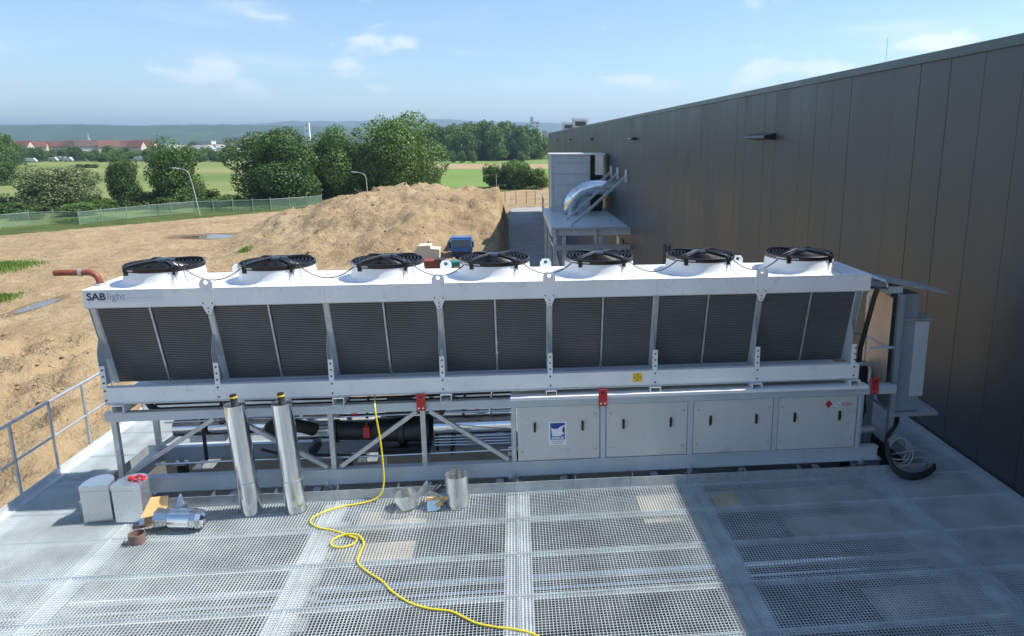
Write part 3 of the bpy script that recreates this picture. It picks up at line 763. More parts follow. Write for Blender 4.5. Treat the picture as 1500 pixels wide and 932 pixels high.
while x < XL+.80:
    w = r4.choice((.006,.009,.012)); fq.add([(x,CY-.005,ZT-.094),(x+w,CY-.005,ZT-.094),(x+w,CY-.005,ZT-.082),(x,CY-.005,ZT-.082)], [(0,1,2,3)]); x += w+r4.choice((.005,.006,.014))
M['faintink'] = mat('faint_ink', (.50,.55,.63), .5, 0, .03, 5)
fq.build('fine_print', M['faintink'], nb, fixn=False)
lx, lz = .475, .685; ly = CY+.0045
lg = plate('logo_plate', M['white'], ch, lx-.112, lx+.112, lz-.16, lz+.16, ly)
plate('logo_field', M['bluelogo'], lg, lx-.092, lx+.092, lz-.085, lz+.142, ly-.002)
bear = [(-.083,.085),(-.055,.068),(-.02,.062),(.005,.068),(.035,.092),(.062,.105),(.092,.114),(.092,.095),(.07,.085),(.058,.055),(.062,.02),(.088,-.005),(.088,-.012),(.065,-.012),(.05,-.03),(.03,-.035),(-.055,-.035),(-.075,-.025),(-.072,.0),(-.078,.03)]
MB().add([(lx+p[0], ly-.004, lz+p[1]) for p in bear], [tuple(range(len(bear)))]).build('logo_emblem', M['white'], lg, fixn=False)
text('SABROE', .046, M['white'], lx, lz-.062, ly-.004, lg, .0022, 'CENTER', .92)
text('BY JOHNSON', .021, M['greyink'], lx, lz-.108, ly-.002, lg, .0006, 'CENTER', 1.15)
text('CONTROLS', .021, M['greyink'], lx, lz-.135, ly-.002, lg, .0006, 'CENTER', 1.15)
yx, yz = 1.50, 1.405; yp = plate('centre_sticker', M['stickyellow'], ch, yx-.058, yx+.058, yz-.058, yz+.058, CY-.002)
a_ = MB()
for k in range(4):
    c_, s_ = math.cos(k*math.pi/2), math.sin(k*math.pi/2)
    def rp(u, v): return (yx+u*c_-v*s_, CY-.004, yz+u*s_+v*c_)
    a_.add([rp(.012,-.003), rp(.03,-.003), rp(.03,.003), rp(.012,.003)], [(0,1,2,3)]); a_.add([rp(.045,-.012), rp(.045,.012), rp(.028,0)], [(0,1,2)])
a_.build('arrow_symbol', M['ink'], yp, fixn=False)
dx_, dz0 = 4.065, .945; dy = CY+.0042
rdm = MB().add([(dx_-.052,dy,dz0),(dx_,dy,dz0-.056),(dx_+.052,dy,dz0),(dx_,dy,dz0+.056)], [(0,1,2,3)]).build('hazard_diamond', M['red'], ch, fixn=False)
MB().add([(dx_+.0+px,dy-.002,dz0+pz) for px, pz in ((-.016,-.01),(-.006,-.018),(.010,-.016),(.016,.0),(.006,.024),(.002,.008),(-.008,.018))], [tuple(range(7))]).build('flame_symbol', M['ink'], rdm, fixn=False)
wc = MB().add([(4.19+.034*math.cos(a),dy,.935+.034*math.sin(a)) for a in [2*math.pi*k/24 for k in range(24)]], [tuple(range(24))]).build('round_sticker', M['white'], ch, fixn=False)
MB().add([(4.19+px,dy-.002,.935+pz) for px, pz in ((-.02,.012),(-.012,.018),(.02,-.012),(.012,-.018))], [(0,3,2,1)]).build('bar_symbol', M['ink'], wc, fixn=False)
M['pinkred'] = mat('red_print', (.55,.09,.12), .5, 0, .05, 9)
rt = MB()
for row in range(3):
    x = 4.245
    while x < 4.37: w = r4.choice((.008,.012,.018)); rt.add([(x,dy,.912+row*.018),(x+w,dy,.912+row*.018),(x+w,dy,.922+row*.018),(x,dy,.922+row*.018)], [(0,1,2,3)]); x += w+.006
rt.build('warning_print', M['pinkred'], ch, fixn=False)
# ------------------------------------------------------------------ switch cabinet at the right end
cbn = thing('switch_cabinet', 'grey outdoor switch cabinet with rain roof on a steel post frame by the wall', 'cabinet', (5.2, 9.0, 0))
for x, y in ((5.06, 8.72), (5.06, 9.3)): box('post', M['cabinet'], cbn, x-.035, x+.035, y-.035, y+.035, .03 if y > 9 else .35, 2.36)
box('cabinet_body', M['cabinet'], cbn, 5.13, 5.47, 8.76, 9.25, .70, 2.0, bevel=.008)
box('cabinet_door', M['frame'], cbn, 5.31, 5.50, 8.735, 8.758, .92, 1.98, bevel=.006)
box('cabinet_neck', M['cabinet'], cbn, 5.15, 5.37, 8.82, 9.15, 2.001, 2.34)
box('cabinet_lid', M['galv'], cbn, 5.10, 5.54, 8.72, 9.28, 2.0005, 2.02)
MB().prism([(4.80, 2.53), (4.82, 2.56), (5.72, 2.37), (5.72, 2.345)], 8.72, 9.3, 'y').build('rain_roof', M['galv'], cbn)
box('roof_bracket', M['frame'], cbn, 4.86, 5.09, 8.76, 9.26, 2.37, 2.46)
MB().bar((5.02,8.70,.68),(5.72,8.70,.68), .05, .05).build('shelf_rail', M['galv'], cbn)
MB().bar((5.70,8.73,.68),(5.70,9.30,.68), .05, .05).build('shelf_rail', M['galv'], cbn)
box('shelf', M['frame'], cbn, 5.10, 5.67, 8.73, 9.3, .655, .69)
for z in (1.08, 1.62): box('cross_tie', M['frame'], cbn, 4.70, 5.02, 8.71, 8.75, z, z+.05 if z < 1.5 else z+.025)
# sheet between chiller and cabinet, sunlit-sand reflection painted in as beige
tk = thing('sheet_screen', 'tall sheet screen with painted-in brown reflection between the chiller end and the cabinet post', 'screen', (4.97, 9.1, .95))
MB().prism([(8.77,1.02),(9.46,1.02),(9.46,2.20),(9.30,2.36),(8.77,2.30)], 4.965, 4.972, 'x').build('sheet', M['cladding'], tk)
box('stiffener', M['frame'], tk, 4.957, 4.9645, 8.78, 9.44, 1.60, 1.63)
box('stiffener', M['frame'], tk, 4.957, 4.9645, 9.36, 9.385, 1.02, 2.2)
dv_ = thing('dark_vessel', 'dark rounded vessel low behind the chiller end', 'vessel', (4.85, 9.3, 0))
MB().lathe([(0,.45),(.14,.45),(.17,.50),(.17,1.15),(.13,1.26),(0,1.30)], (4.80,9.28,0), 28).build('shell', M['compressor'], dv_, smooth=True)
box('support', M['compressor'], dv_, 4.72, 4.88, 9.2, 9.36, -.9, .449)
pp = thing('riser_pipe', 'dark red-brown riser pipe running down the chiller end', 'pipe', (4.62, 8.75, 1.6))
MB().tube([(4.66,8.62,2.46),(4.64,8.64,2.36),(4.58,8.78,1.62),(4.58,8.80,1.25)], .032, 12).build('pipe_run', M['darkpipe'], pp, smooth=True)
pp = thing('insulated_pipe', 'bright clad pipe end bridging chiller roof and cabinet roof', 'pipe', (4.7, 8.75, 2.5))
MB().tube([(4.52,8.72,2.50),(4.82,8.72,2.48)], .055, 18).build('pipe_run', M['alu'], pp, smooth=True)
MB().tube([(4.815,8.72,2.48),(4.83,8.72,2.48)], .065, 18).build('end_band', M['zinc'], pp, smooth=True)
pp = thing('drain_pipe', 'bright bent drain pipe dropping beside the base channel end', 'pipe', (4.6, 8.6, 1.4))
MB().tube([(4.45,8.55,1.47),(4.56,8.55,1.47),(4.60,8.55,1.45),(4.62,8.55,1.40),(4.62,8.55,1.22)], .026, 12).build('pipe_run', M['zinc'], pp, smooth=True)
pp = thing('pipe_stub', 'short bright pipe stub low beside the last enclosure door', 'pipe', (4.65, 8.7, .5))
MB().tube([(4.52,8.66,.50),(4.78,8.66,.50)], .058, 18).build('pipe_run', M['zinc'], pp, smooth=True)
MB().tube([(4.66,8.75,1.0),(4.70,8.72,.75),(4.63,8.72,.55)], .014, 8).build('hose', M['rubber'], pp, smooth=True)
# cable bundle
def crv(pts, n=10):
    out = []; P_ = [Vector(p) for p in pts]; P_ = [P_[0]*2-P_[1]]+P_+[P_[-1]*2-P_[-2]]
    for i in range(1, len(P_)-2):
        a, b_, c_, d_ = P_[i-1:i+3]
        for k in range(n):
            u = k/n; out.append(.5*((2*b_)+(c_-a)*u+(2*a-5*b_+4*c_-d_)*u*u+(3*b_-a-3*c_+d_)*u**3))
    out.append(P_[-2]); return out
cbz = thing('cable_bundle', 'thick black cable bundle looping from cabinet down to the grating', 'cable', (5.2, 8.3, 0))
base = [(5.30,8.95,.68),(5.16,8.74,.54),(4.96,8.56,.44),(4.87,8.40,.33),(4.86,8.27,.20),(4.92,8.16,.06),(5.06,8.10,.03),(5.24,8.13,.03),(5.42,8.24,.03),(5.52,8.34,.03)]
r5 = random.Random(9)
for k in range(6):
    o_ = Vector((r5.uniform(-.02,.02), r5.uniform(-.02,.02), 0))
    MB().tube(crv([Vector(p)+o_+Vector((0,0,.012*k if i > 4 else r5.uniform(-.02,.02))) for i, p in enumerate(base)]), .017, 8).build('cable', M['rubber'], cbz, smooth=True)
wcl = thing('wire_coil', 'loose coil of thin white wires hanging inside the black cable loop', 'wire', (5.15, 8.35, .2))
M['whitewire'] = mat('white_wire', (.42,.40,.37), .5, 0, .05, 9)
for k in range(3):
    cx, cz, r_ = 5.02+.015*k, .32-.02*k, .15+.012*k
    MB().tube([(cx+r_*math.cos(a)*.95, 8.42-.03*k+.06*math.sin(a), cz+r_*math.sin(a)) for a in [2*math.pi*j/30 for j in range(31)]], .0065, 6).build('loop', M['whitewire'], wcl, smooth=True)
MB().tube(crv([(4.94,8.40,.24),(5.16,8.38,.28),(5.36,8.40,.28),(5.48,8.42,.22),(5.53,8.40,.05)]), .0065, 6).build('loose_end', M['whitewire'], wcl, smooth=True)
MB().tube(crv([(4.92,8.36,.20),(5.14,8.36,.17),(5.34,8.38,.19),(5.45,8.38,.14),(5.48,8.34,.03)]), .0065, 6).build('loose_end', M['whitewire'], wcl, smooth=True)
# rust-red pipe rising behind the left end
RPY = 8.78
rp_ = thing('red_pipe', 'rust-red pipe rising through the chiller roof end and bending out over the sand', 'pipe', (-4.9, 9.05, 1.3))
a_ = [(-4.94,RPY,2.30),(-4.94,RPY,2.72)]+[(-4.94-.12*(1-math.cos(t)), RPY, 2.72+.12*math.sin(t)) for t in [R(d) for d in range(15,91,15)]]+[(-5.43,RPY,2.84)]
MB().tube(a_, .036, 14).build('pipe_run', M['primer'], rp_, smooth=True)
MB().tube([(-5.12,RPY,2.84),(-5.155,RPY,2.84)], .047, 14).build('coupling', M['galv'], rp_, smooth=True)
MB().lathe([(.046,2.6825),(.075,2.6825),(.075,2.69),(.046,2.71)], (-4.94,RPY,0), 16).build('roof_collar', M['galv'], rp_)
# ------------------------------------------------------------------ two clad stub pipes in front of the skid
for i, (xb, xt) in enumerate(((-3.225, -3.295), (-2.71, -2.765))):
    d_ = thing('clad_stub_pipe', ('upright shiny clad pipe with black inner tube, beside the silver boxes' if i == 0 else 'upright shiny clad pipe with black inner tube, beside the yellow hose'), 'pipe', (xb, 8.12, 0), 'upright clad pipes')
    p0, p1 = Vector((xb, 8.12, .003)), Vector((xt, 8.12, 1.375)); dr = (p1-p0)
    MB().tube([p0, p0+dr*.30], .120, 40).build('lower_jacket', M['alu'], d_, smooth=True)
    MB().tube([p0+dr*.295, p1], .117, 40).build('upper_jacket', M['alu'], d_, smooth=True)
    MB().tube([p0+dr*.292, p0+dr*.302], .123, 40).build('seam_band', M['zinc'], d_, smooth=True)
    MB().tube([p1-dr*.01, p1+dr*.085], .038, 16).build('inner_tube', M['rubber'], d_, smooth=True)
    MB().tube([p1+dr*.058, p1+dr*.070], .043, 16).build('yellow_tape', M['stickyellow'], d_, smooth=True)
    MB().bar(p0+Vector((.0,-.1205,.02)), p1+Vector((.0,-.118,-.02)), .006, .003, up=(0,1,0)).build('lap_seam', M['zinc'], d_)
# ------------------------------------------------------------------ cladding pieces on the grating
def dbox(name, label, xc, y0, w, d, h, rz, extra=None):
    t_ = thing(name, label, 'cladding box', (xc, y0, .004), 'sheet metal end boxes'); t_.rotation_euler = (0,0,rz); ORG[t_.name] = Vector()
    prof = [(-w/2,0),(w/2,0)]+[(w/2*math.cos(a), d*.35+d*.65*math.sin(a)) for a in [math.pi*k/16 for k in range(17)]]
    MB().prism(prof, 0, h-.07, 'z').build('shell', M['zinc'], t_, bevel=.004)
    MB().prism([(p[0]*1.02, p[1]*1.02-.004) for p in prof], h-.069, h, 'z').build('lid', M['zinc'], t_, bevel=.006)
    return t_
dbox('cladding_box', 'silver half-round sheet metal box standing apart with closed lid', -4.93, 8.05, .31, .30, .46, R(4))
b2 = dbox('cladding_box', 'silver half-round sheet metal box with red cord on its lid', -4.555, 8.0, .33, .32, .47, R(-3))
cd = thing('rope_bundle', 'bundle of red cord lying on the silver box lid', 'rope', (-4.50, 8.16, .475))
cpts = [(-4.49+.085*math.cos(a*1.0)*(1+.2*math.sin(3.3*a)), 8.15+.05*math.sin(a)*(1+.3*math.cos(2.1*a)), .485+.012*math.sin(5*a)+.008*k/40) for k, a in enumerate([2*math.pi*j/18 for j in range(64)])]
MB().tube(cpts, .009, 6).build('cord_loop', M['red'], cd, smooth=True)
# half shell with orange lining
hs = thing('lined_half_shell', 'half-round metal shell with an orange foam board leaning in it', 'cladding shell', (-4.22, 7.85, 0)); ORG[hs.name] = Vector()
def shell(r_, L, a0, a1, th=.004, n=24):
    return MB().lathe([(r_,-L/2),(r_,L/2),(r_-th,L/2),(r_-th,-L/2),(r_,-L/2)], (0,0,0), n, R(a0), R(a1), axis='x')
shell(.15, .42, 185, 355).xf(Matrix.Translation((.04,0,.155)) @ Matrix.Rotation(R(12),4,'Z')).build('shell', M['alu'], hs, smooth=True)
MB().prism([(-.13,.02),(.07,.04),(.15,.12),(.14,.25),(-.04,.25)], -.012, .012, 'y').xf(Matrix.Translation((-.02,.03,.10)) @ Matrix.Rotation(R(8),4,'Z') @ Matrix.Rotation(R(-38),4,'X')).build('foam_board', M['orange'], hs)
MB().add([(.16,.16,.06),(.34,.17,.03),(.30,.18,.22),(.24,.19,.33),(.20,.18,.25)], [(0,1,2,3,4)]).build('offcut', M['alu'], hs)
el = thing('clad_elbow', 'shiny lying clad pipe end with a faceted bulging cap', 'pipe end', (-3.85, 7.80, 0)); ORG[el.name] = Vector(); el.rotation_euler = (0,0,R(-6))
MB().lathe([(.118,-.14),(.122,-.13),(.122,.10),(.124,.105)], (0,0,.126), 36, axis='x').build('jacket', M['alu'], el, smooth=True)
MB().lathe([(.124,.105),(.116,.17),(.092,.215),(.05,.24),(0,.245)], (0,0,.126), 9, axis='x').build('cap', M['alu'], el)
MB().lathe([(.13,-.30),(.10,-.16),(.115,-.14)], (0,0,.131), 9, axis='x').build('segment', M['alu'], el)
tr = thing('tape_roll', 'brown tape roll standing open on the grating beside the boxes', 'tape roll', (-4.265, 7.57, .003)); ORG[tr.name] = Vector()
MB().lathe([(.085,0),(.085,.105),(.078,.105),(.078,0),(.085,0)], n=32).build('roll', M['tape'], tr, smooth=True)
# offcut pile in the middle
ot = thing('open_cylinder', 'tall open sheet metal cylinder with a slit standing by the toe board', 'cladding shell', (-.785, 8.06, .002)); ORG[ot.name] = Vector()
MB().lathe([(.138,0),(.138,.40),(.135,.40),(.135,0),(.138,0)], n=44, a0=R(72), a1=R(72+338)).build('sheet', M['zinc'], ot, smooth=True)
MB().lathe([(.1405,.0),(.1405,.012)], n=44, a0=R(72), a1=R(72+338)).build('rolled_edge', M['alu'], ot, smooth=True)
rg = thing('metal_ring', 'short wide sheet metal ring lying among the offcuts', 'cladding ring', (-1.38, 8.06, .0)); ORG[rg.name] = Vector()
MB().lathe([(.135,0),(.14,.10),(.125,.165),(.121,.163),(.136,.10),(.131,0),(.135,0)], n=36).xf(Matrix.Translation((0,0,.025)) @ Matrix.Rotation(R(-10),4,'Y')).build('ring', M['zinc'], rg, smooth=True)
of = thing('metal_offcuts', 'curled sheet metal offcuts with scraps of orange foam', 'offcuts', (-1.05, 8.02, .0)); ORG[of.name] = Vector()
shell(.13, .20, 20, 160, .003).xf(Matrix.Translation((.02,.06,.09)) @ Matrix.Rotation(R(70),4,'Z') @ Matrix.Rotation(R(15),4,'X')).build('curl', M['alu'], of, smooth=True)
shell(.12, .16, 190, 345, .003).xf(Matrix.Translation((.12,.07,.14)) @ Matrix.Rotation(R(20),4,'Z')).build('curl', M['zinc'], of, smooth=True)
MB().prism([(-.08,0),(.0,-.0),(.07,.02),(.06,.16),(-.09,.17)], -.0015, .0015, 'y').xf(Matrix.Translation((.0,-.11,.01)) @ Matrix.Rotation(R(-22),4,'X')).build('flat_piece', M['zinc'], of)
MB().prism([(0,0),(.03,0),(.03,.17),(.0,.16)], -.0015, .0015, 'y').xf(Matrix.Translation((.21,-.06,.02)) @ Matrix.Rotation(R(50),4,'Z')).build('flat_piece', M['zinc'], of)
MB().add([(-.25,.14,.10),(-.10,.17,.08),(-.10,.17,.28),(-.13,.165,.25)], [(0,1,2,3)]).build('pointed_piece', M['zinc'], of)
box_ = MB().box(-.09,.22,-.07,-.05,.125,.165).xf(Matrix.Rotation(R(6),4,'Z')).build('foam_scrap', M['orange'], of)
MB().box(.05,.13,-.10,-.03,.03,.075).xf(Matrix.Rotation(R(-25),4,'Y')).build('foam_scrap', M['orange'], of)
# ------------------------------------------------------------------ yellow hose
hz = thing('yellow_hose', 'yellow hose hanging from the skid and snaking across the grating', 'hose', (-1.8, 7.5, 0))
hp_ = [(-1.80,8.62,1.25),(-1.775,8.45,1.19),(-1.755,8.38,1.05),(-1.72,8.36,.75),(-1.70,8.33,.42),(-1.70,8.29,.20),(-1.75,8.24,.07),(-1.90,8.20,.014),(-2.19,8.12,.012),(-2.40,7.98,.012),(-2.47,7.82,.012),(-2.35,7.67,.012),(-2.15,7.58,.012),(-1.97,7.46,.012),(-1.85,7.38,.013),(-1.86,7.27,.014),(-1.97,7.215,.014),(-2.09,7.26,.014),(-2.10,7.38,.016),(-1.98,7.45,.030),(-1.84,7.42,.030),(-1.75,7.28,.014),(-1.75,7.08,.012),(-1.74,6.92,.012),(-1.62,6.75,.012),(-1.42,6.55,.012),(-1.30,6.38,.012),(-1.10,6.18,.012),(-.90,6.07,.012),(-.69,6.01,.012),(-.55,5.90,.012),(-.43,5.81,.012),(-.25,5.74,.012),(-.10,5.70,.012),(.10,5.60,.012),(.30,5.35,.012),(.38,5.0,.012),(.30,4.6,.012)]
MB().tube(crv(hp_, 7), .0105, 8).build('hose_run', M['yellow'], hz, smooth=True)
MB().tube([(-1.80,8.60,1.25),(-1.80,8.68,1.27)], .02, 10).build('coupling', M['black'], hz, smooth=True)
# ------------------------------------------------------------------ vegetation
def leafmat(name, lo, mid, hi, trans=.25):
    m_ = bpy.data.materials.new(name); m_.use_nodes = True; t = m_.node_tree; b = t.nodes['Principled BSDF']
    g = N(t, 'ShaderNodeNewGeometry'); oi = N(t, 'ShaderNodeObjectInfo')
    n = NOISE(t, g.outputs['Position'], .35, 3, .5)
    f_ = MA(t, 'ADD', MA(t, 'MULTIPLY', g.outputs['Random Per Island'], .55), MA(t, 'ADD', MA(t, 'MULTIPLY', n, .5), MA(t, 'MULTIPLY', MA(t, 'SUBTRACT', oi.outputs['Random'], .5), .25)))
    c = RAMP(t, f_, [(.2, lo), (.5, mid), (.85, hi)])
    t.links.new(c, b.inputs['Base Color']); b.inputs['Roughness'].default_value = .55; b.inputs['Specular IOR Level'].default_value = .3
    tr = N(t, 'ShaderNodeBsdfTranslucent'); t.links.new(MIX(t, .5, c, (.14,.20,.03)), tr.inputs[0])
    mx = N(t, 'ShaderNodeMixShader'); mx.inputs[0].default_value = trans
    t.links.new(b.outputs[0], mx.inputs[1]); t.links.new(tr.outputs[0], mx.inputs[2])
    t.links.new(mx.outputs[0], t.nodes['Material Output'].inputs[0]); return m_
M['leaf_dark'] = leafmat('dark_leaves', (.032,.072,.018), (.070,.142,.032), (.14,.225,.055))
M['grassblade'] = leafmat('grass_blades', (.10,.17,.03), (.16,.27,.05), (.24,.34,.08))
M['leaf_mid'] = leafmat('mid_leaves', (.048,.100,.022), (.098,.185,.038), (.18,.275,.068))
M['leaf_pale'] = leafmat('pale_willow_leaves', (.09,.13,.05), (.16,.21,.09), (.25,.295,.15))
M['leaf_bright'] = leafmat('bright_leaves', (.05,.10,.02), (.09,.16,.035), (.15,.22,.06))
M['bark'] = mat('bark', (.085,.065,.048), .9, 0, .3, 5, .4, 12)
def crown(seed, lobes, n, leaf, mt, name='crown', droop=0):
    """leaf clumps spread through the outer volume of many lobes; unit: crown height 1, radius .5"""
    r_ = random.Random(seed); vs, fs = [], []
    wts = [l[3]**2 for l in lobes]
    for _ in range(n):
        cx, cy, cz, R0 = r_.choices(lobes, wts)[0]
        d = Vector((r_.gauss(0,1), r_.gauss(0,1), r_.gauss(0,1))).normalized()
        rad = R0*(1-abs(r_.gauss(0,.16)))
        if r_.random() < .06: rad *= 1.12
        p = Vector((cx, cy, cz))+d*rad
        nn = (d*1.0+Vector((r_.gauss(0,.6), r_.gauss(0,.6), r_.gauss(0,.6)+.25))).normalized()
        u = nn.orthogonal().normalized(); u = Matrix.Rotation(r_.uniform(0,6.28), 3, nn) @ u; w = nn.cross(u)
        s = leaf*r_.uniform(.55,1.25); e = leaf*r_.uniform(.4,.85)
        o = len(vs)
        vs += [tuple(p-u*s), tuple(p+w*e*.9-u*.2*s), tuple(p+u*s-Vector((0,0,droop*s))), tuple(p-w*e+u*.15*s)]
        fs.append((o, o+1, o+2, o+3))
    me = bpy.data.meshes.new(name); me.from_pydata(vs, [], fs); me.materials.append(mt); me.update(); return me
def lobes_for(seed, k, flat=1., base=.22, spread=.36):
    r_ = random.Random(seed); L = []
    for i in range(k):
        a = r_.uniform(0, 6.28); z = base+(.80-base)*(i+.5)/k+r_.uniform(-.05,.05)
        prof = math.sin(math.pi*min(1, max(0, (z-base+.16)/(1.12-base))))**.7 
        rr = spread*prof*r_.uniform(.35,1.)
        L.append((rr*math.cos(a)*flat, rr*math.sin(a)*flat, z, r_.choice((.08,.10,.13,.16,.19,.21))*(.75+.4*prof)))
    L.append((0, 0, .5, .24)); L.append((0, 0, .68, .2)); return L
def trunk(seed, mt, th=.03, limbs=7):
    r_ = random.Random(seed); q = MB()
    top = Vector((r_.uniform(-.03,.03), r_.uniform(-.03,.03), .62))
    q.tube([(0,0,-.03),(r_.uniform(-.012,.012),0,.15),(top.x*.6,top.y*.6,.38),top], th, 7, r_end=th*.35)
    for i in range(limbs):
        a = r_.uniform(0,6.28); z = .16+.36*i/limbs; L = r_.uniform(.22,.34)
        s0 = Vector((top.x*z, top.y*z, z))
        q.tube([s0, s0+Vector((math.cos(a)*L*.5, math.sin(a)*L*.5, .10)), s0+Vector((math.cos(a)*L, math.sin(a)*L, .24))], th*.45, 5, r_end=th*.12)
    return q.mesh('trunk', mt)
VAR = {}
for key, mt, n, leaf, k, base, spread in (('big0','leaf_dark',30000,.0155,46,.06,.41), ('big1','leaf_mid',30000,.0155,48,.06,.41), ('loose','leaf_dark',16000,.017,30,.08,.37),
        ('willow','leaf_pale',18000,.017,34,.10,.42), ('mid0','leaf_mid',4200,.032,24,.10,.42), ('mid1','leaf_dark',4200,.032,26,.08,.43), ('mid2','leaf_bright',4200,.032,22,.10,.42)):
    VAR[key] = (crown(hash(key) % 97 if False else sum(map(ord, key)), lobes_for(sum(map(ord, key))*3, k, base=base, spread=spread), n, leaf, M[mt], droop=.5 if key == 'willow' else 0), trunk(sum(map(ord, key)), M['bark'], .028 if key[:3] == 'big' else .022))
def tree(px, py, wpx, hpx, var, label, group=None, name='tree', Y=None, gz=None):
    p = at(px, py, Z=GZ) if Y is None else at(px, py, Y=Y)
    if Y is not None: p = Vector((p.x, Y, GZ))
    dep = (RC @ (p-CP)).z
    w, h = wpx*dep/F*.96, hpx*dep/F*(.93 if name == 'tree' else .72)
    z = height(p.x, p.y)
    t_ = link(name, None, None, (p.x, p.y, z-.1), (0,0,rnd.uniform(0,6.28))); t_.scale = (w/.98, w/.98, h*1.03); t_.empty_display_size = .2
    t_['label'] = label; t_['category'] = 'bush' if name == 'bush' else 'tree'
    if group: t_['group'] = group
    c_, tk_ = VAR[var]
    link('crown', c_, t_); link('trunk', tk_, t_)
    return t_
# the trees just beyond the site fence
tree(85, 309, 122, 76, 'willow', 'pale grey-green willow-like tree behind the site fence')
tree(183, 303, 62, 84, 'loose', 'slim loosely branched tree between the pale tree and a dark one')
tree(257, 304, 100, 108, 'loose', 'broad dark tree with gaps behind the street lamp by the fence')
tree(412, 297, 142, 122, 'big0', 'large dense dark tree left of the sand heap crest')
tree(500, 292, 92, 112, 'big1', 'mid-sized leafy tree between the two largest trees')
tree(540, 291, 60, 88, 'loose', 'narrow dark tree beside the tallest tree behind the sand heap')
tree(582, 290, 128, 130, 'big1', 'tallest broad leafy green tree behind the sand heap')
tree(617, 284, 60, 78, 'big0', 'lower dark tree at the edge of the tallest tree')
# low bushes along the fence
for i, (px, py, w, h, v) in enumerate([(-4,312,60,40,'mid1'),(20,318,70,32,'mid1'),(38,322,46,22,'mid0'),(120,316,60,30,'mid0'),(140,305,46,28,'mid1'),(160,309,56,24,'mid1'),(196,307,52,30,'mid1'),(222,303,60,34,'mid1'),(245,306,50,26,'mid1'),(283,303,60,32,'mid1'),(305,302,46,36,'mid2'),(325,303,42,26,'mid0'),(345,301,44,24,'mid1'),(378,299,40,22,'mid0'),(452,295,52,28,'mid2'),(476,292,60,34,'mid0')]):
    tree(px, py, w, h, v, ['leafy bush growing along the site fence', 'dark bush growing along the site fence', 'bright green bush growing along the site fence']['mid0 mid1 mid2'.split().index(v)], 'bushes along the site fence', 'bush')
# bush clump by the road end
for px, py, w, h in ((722,275,46,48),(745,276,46,52),(768,277,48,54),(756,274,58,58),(786,277,42,44)):
    tree(px, py, w, h, 'mid2' if px != 756 else 'mid0', 'bright green bush in the clump beyond the road end', 'bush clump beyond the road end', 'bush')
for px in (662, 678, 692, 763):
    tree(px, 238.5, 15.5, 19, 'mid2', 'small round-headed tree alone at the field edge' if px == 763 else 'small round-headed tree in a row of three at the field edge', None if px == 763 else 'row of three round trees', 'tree')
# wood on the right
r6 = random.Random(11)
for i in range(34):
    px = 618+i*5.1+r6.uniform(-3,3); py = 235.5-r6.uniform(0, 2.2)-(i%3)*.5
    top = 178+3*math.sin(px*.05)+r6.uniform(-1,5)+(6 if px > 775 else 0)+(8 if i % 3 == 0 else 0)
    tree(px, py, r6.uniform(36,56), (py-top)*1.06, r6.choice(('mid0','mid1','mid1')), 'tall tree in the wood beyond the field', 'trees of the wood beyond the field')
# scattered trees in front of the town
for px, py, w, h in [(2,262,40,66),(18,258,34,60),(-8,268,40,74),(30,250,26,34),(8,280,40,40)]:
    tree(px, py-8, w, h, 'mid1', 'dark tree in the group across the field from the willow', 'dark trees across the field')
for i in range(44):
    px = 40+i*7.1+r6.uniform(-4,4); py = r6.uniform(231, 238)
    tree(px, py, r6.uniform(16,27), r6.uniform(11,23), r6.choice(('mid0','mid1','mid2')), 'round tree in the belt between the field and the town', 'trees between field and town')
for i in range(16):
    px = -10+i*24+r6.uniform(-8,8)
    tree(px, r6.uniform(219,223), r6.uniform(12,20), r6.uniform(8,15), 'mid1', 'tree among the red roofs of the town', 'trees among the town roofs')
for px in (118, 128, 139): tree(px, 246, 15, 9, 'mid1', 'low shrub standing alone in the field', 'shrubs in the field', 'bush')
for px, py, w, h in [(800,222,30,24),(780,226,40,26),(820,214,26,20),(845,206,24,16)]:
    tree(px, py, w, h, 'mid1', 'tree beside the distant brick-red houses by the hall end', 'trees by the hall end')
# grass clumps on the sand
def clump(cx, cy, rx, ry, n, seed, lab, h=.5):
    r_ = random.Random(seed); vs, fs = [], []
    for _ in range(n):
        a = r_.uniform(0,6.28); k = min(1.5, abs(r_.gauss(0,.5)))*(1+.5*mnoise.noise(Vector((math.cos(a)*1.3+seed, math.sin(a)*1.3, 0)))); x, y = cx+rx*k*math.cos(a), cy+ry*k*math.sin(a); z = height(x, y)
        s = h*r_.uniform(.4,1)*max(.25, 1.1-k*.6); w = .06*r_.uniform(.6,1.4); b_ = r_.uniform(0,6.28); l = r_.uniform(-.3,.3)*s
        o = len(vs); vs += [(x-w*math.cos(b_), y-w*math.sin(b_), z-.03), (x+w*math.cos(b_), y+w*math.sin(b_), z-.03), (x+l, y+l*.5, z+s)]; fs.append((o,o+1,o+2))
    me = bpy.data.meshes.new('grass'); me.from_pydata(vs, [], fs); me.materials.append(M['grassblade']); me.update()
    tag(link('grass', me), lab, 'grass', kind='stuff')
p = at(8, 392, Z=GZ); clump(p.x, p.y, 2.6, 5.0, 3800, 1, 'bright green grass patch on the sand beside the puddle', .7)
p = at(4, 436, Z=GZ); clump(p.x, p.y, 1.2, 3.0, 900, 2, 'thin grass on the sand before the puddle', .4)
p = at(358, 366, Z=GZ+.6); clump(p.x, p.y, .9, 2.2, 700, 3, 'green tuft at the foot of the sand heap', .5)
p = at(645, 297, Z=-4.6); clump(p.x, p.y, 1.0, 2.0, 700, 4, 'green tuft high on the sand heap', .5)
for i, (px, py) in enumerate(((150,322),(230,313),(320,309),(390,305),(110,326),(440,300))):
    p = at(px, py, Z=GZ); clump(p.x, p.y, 5, 1.5, 900, 20+i, 'rough grass along the foot of the site fence', .8)
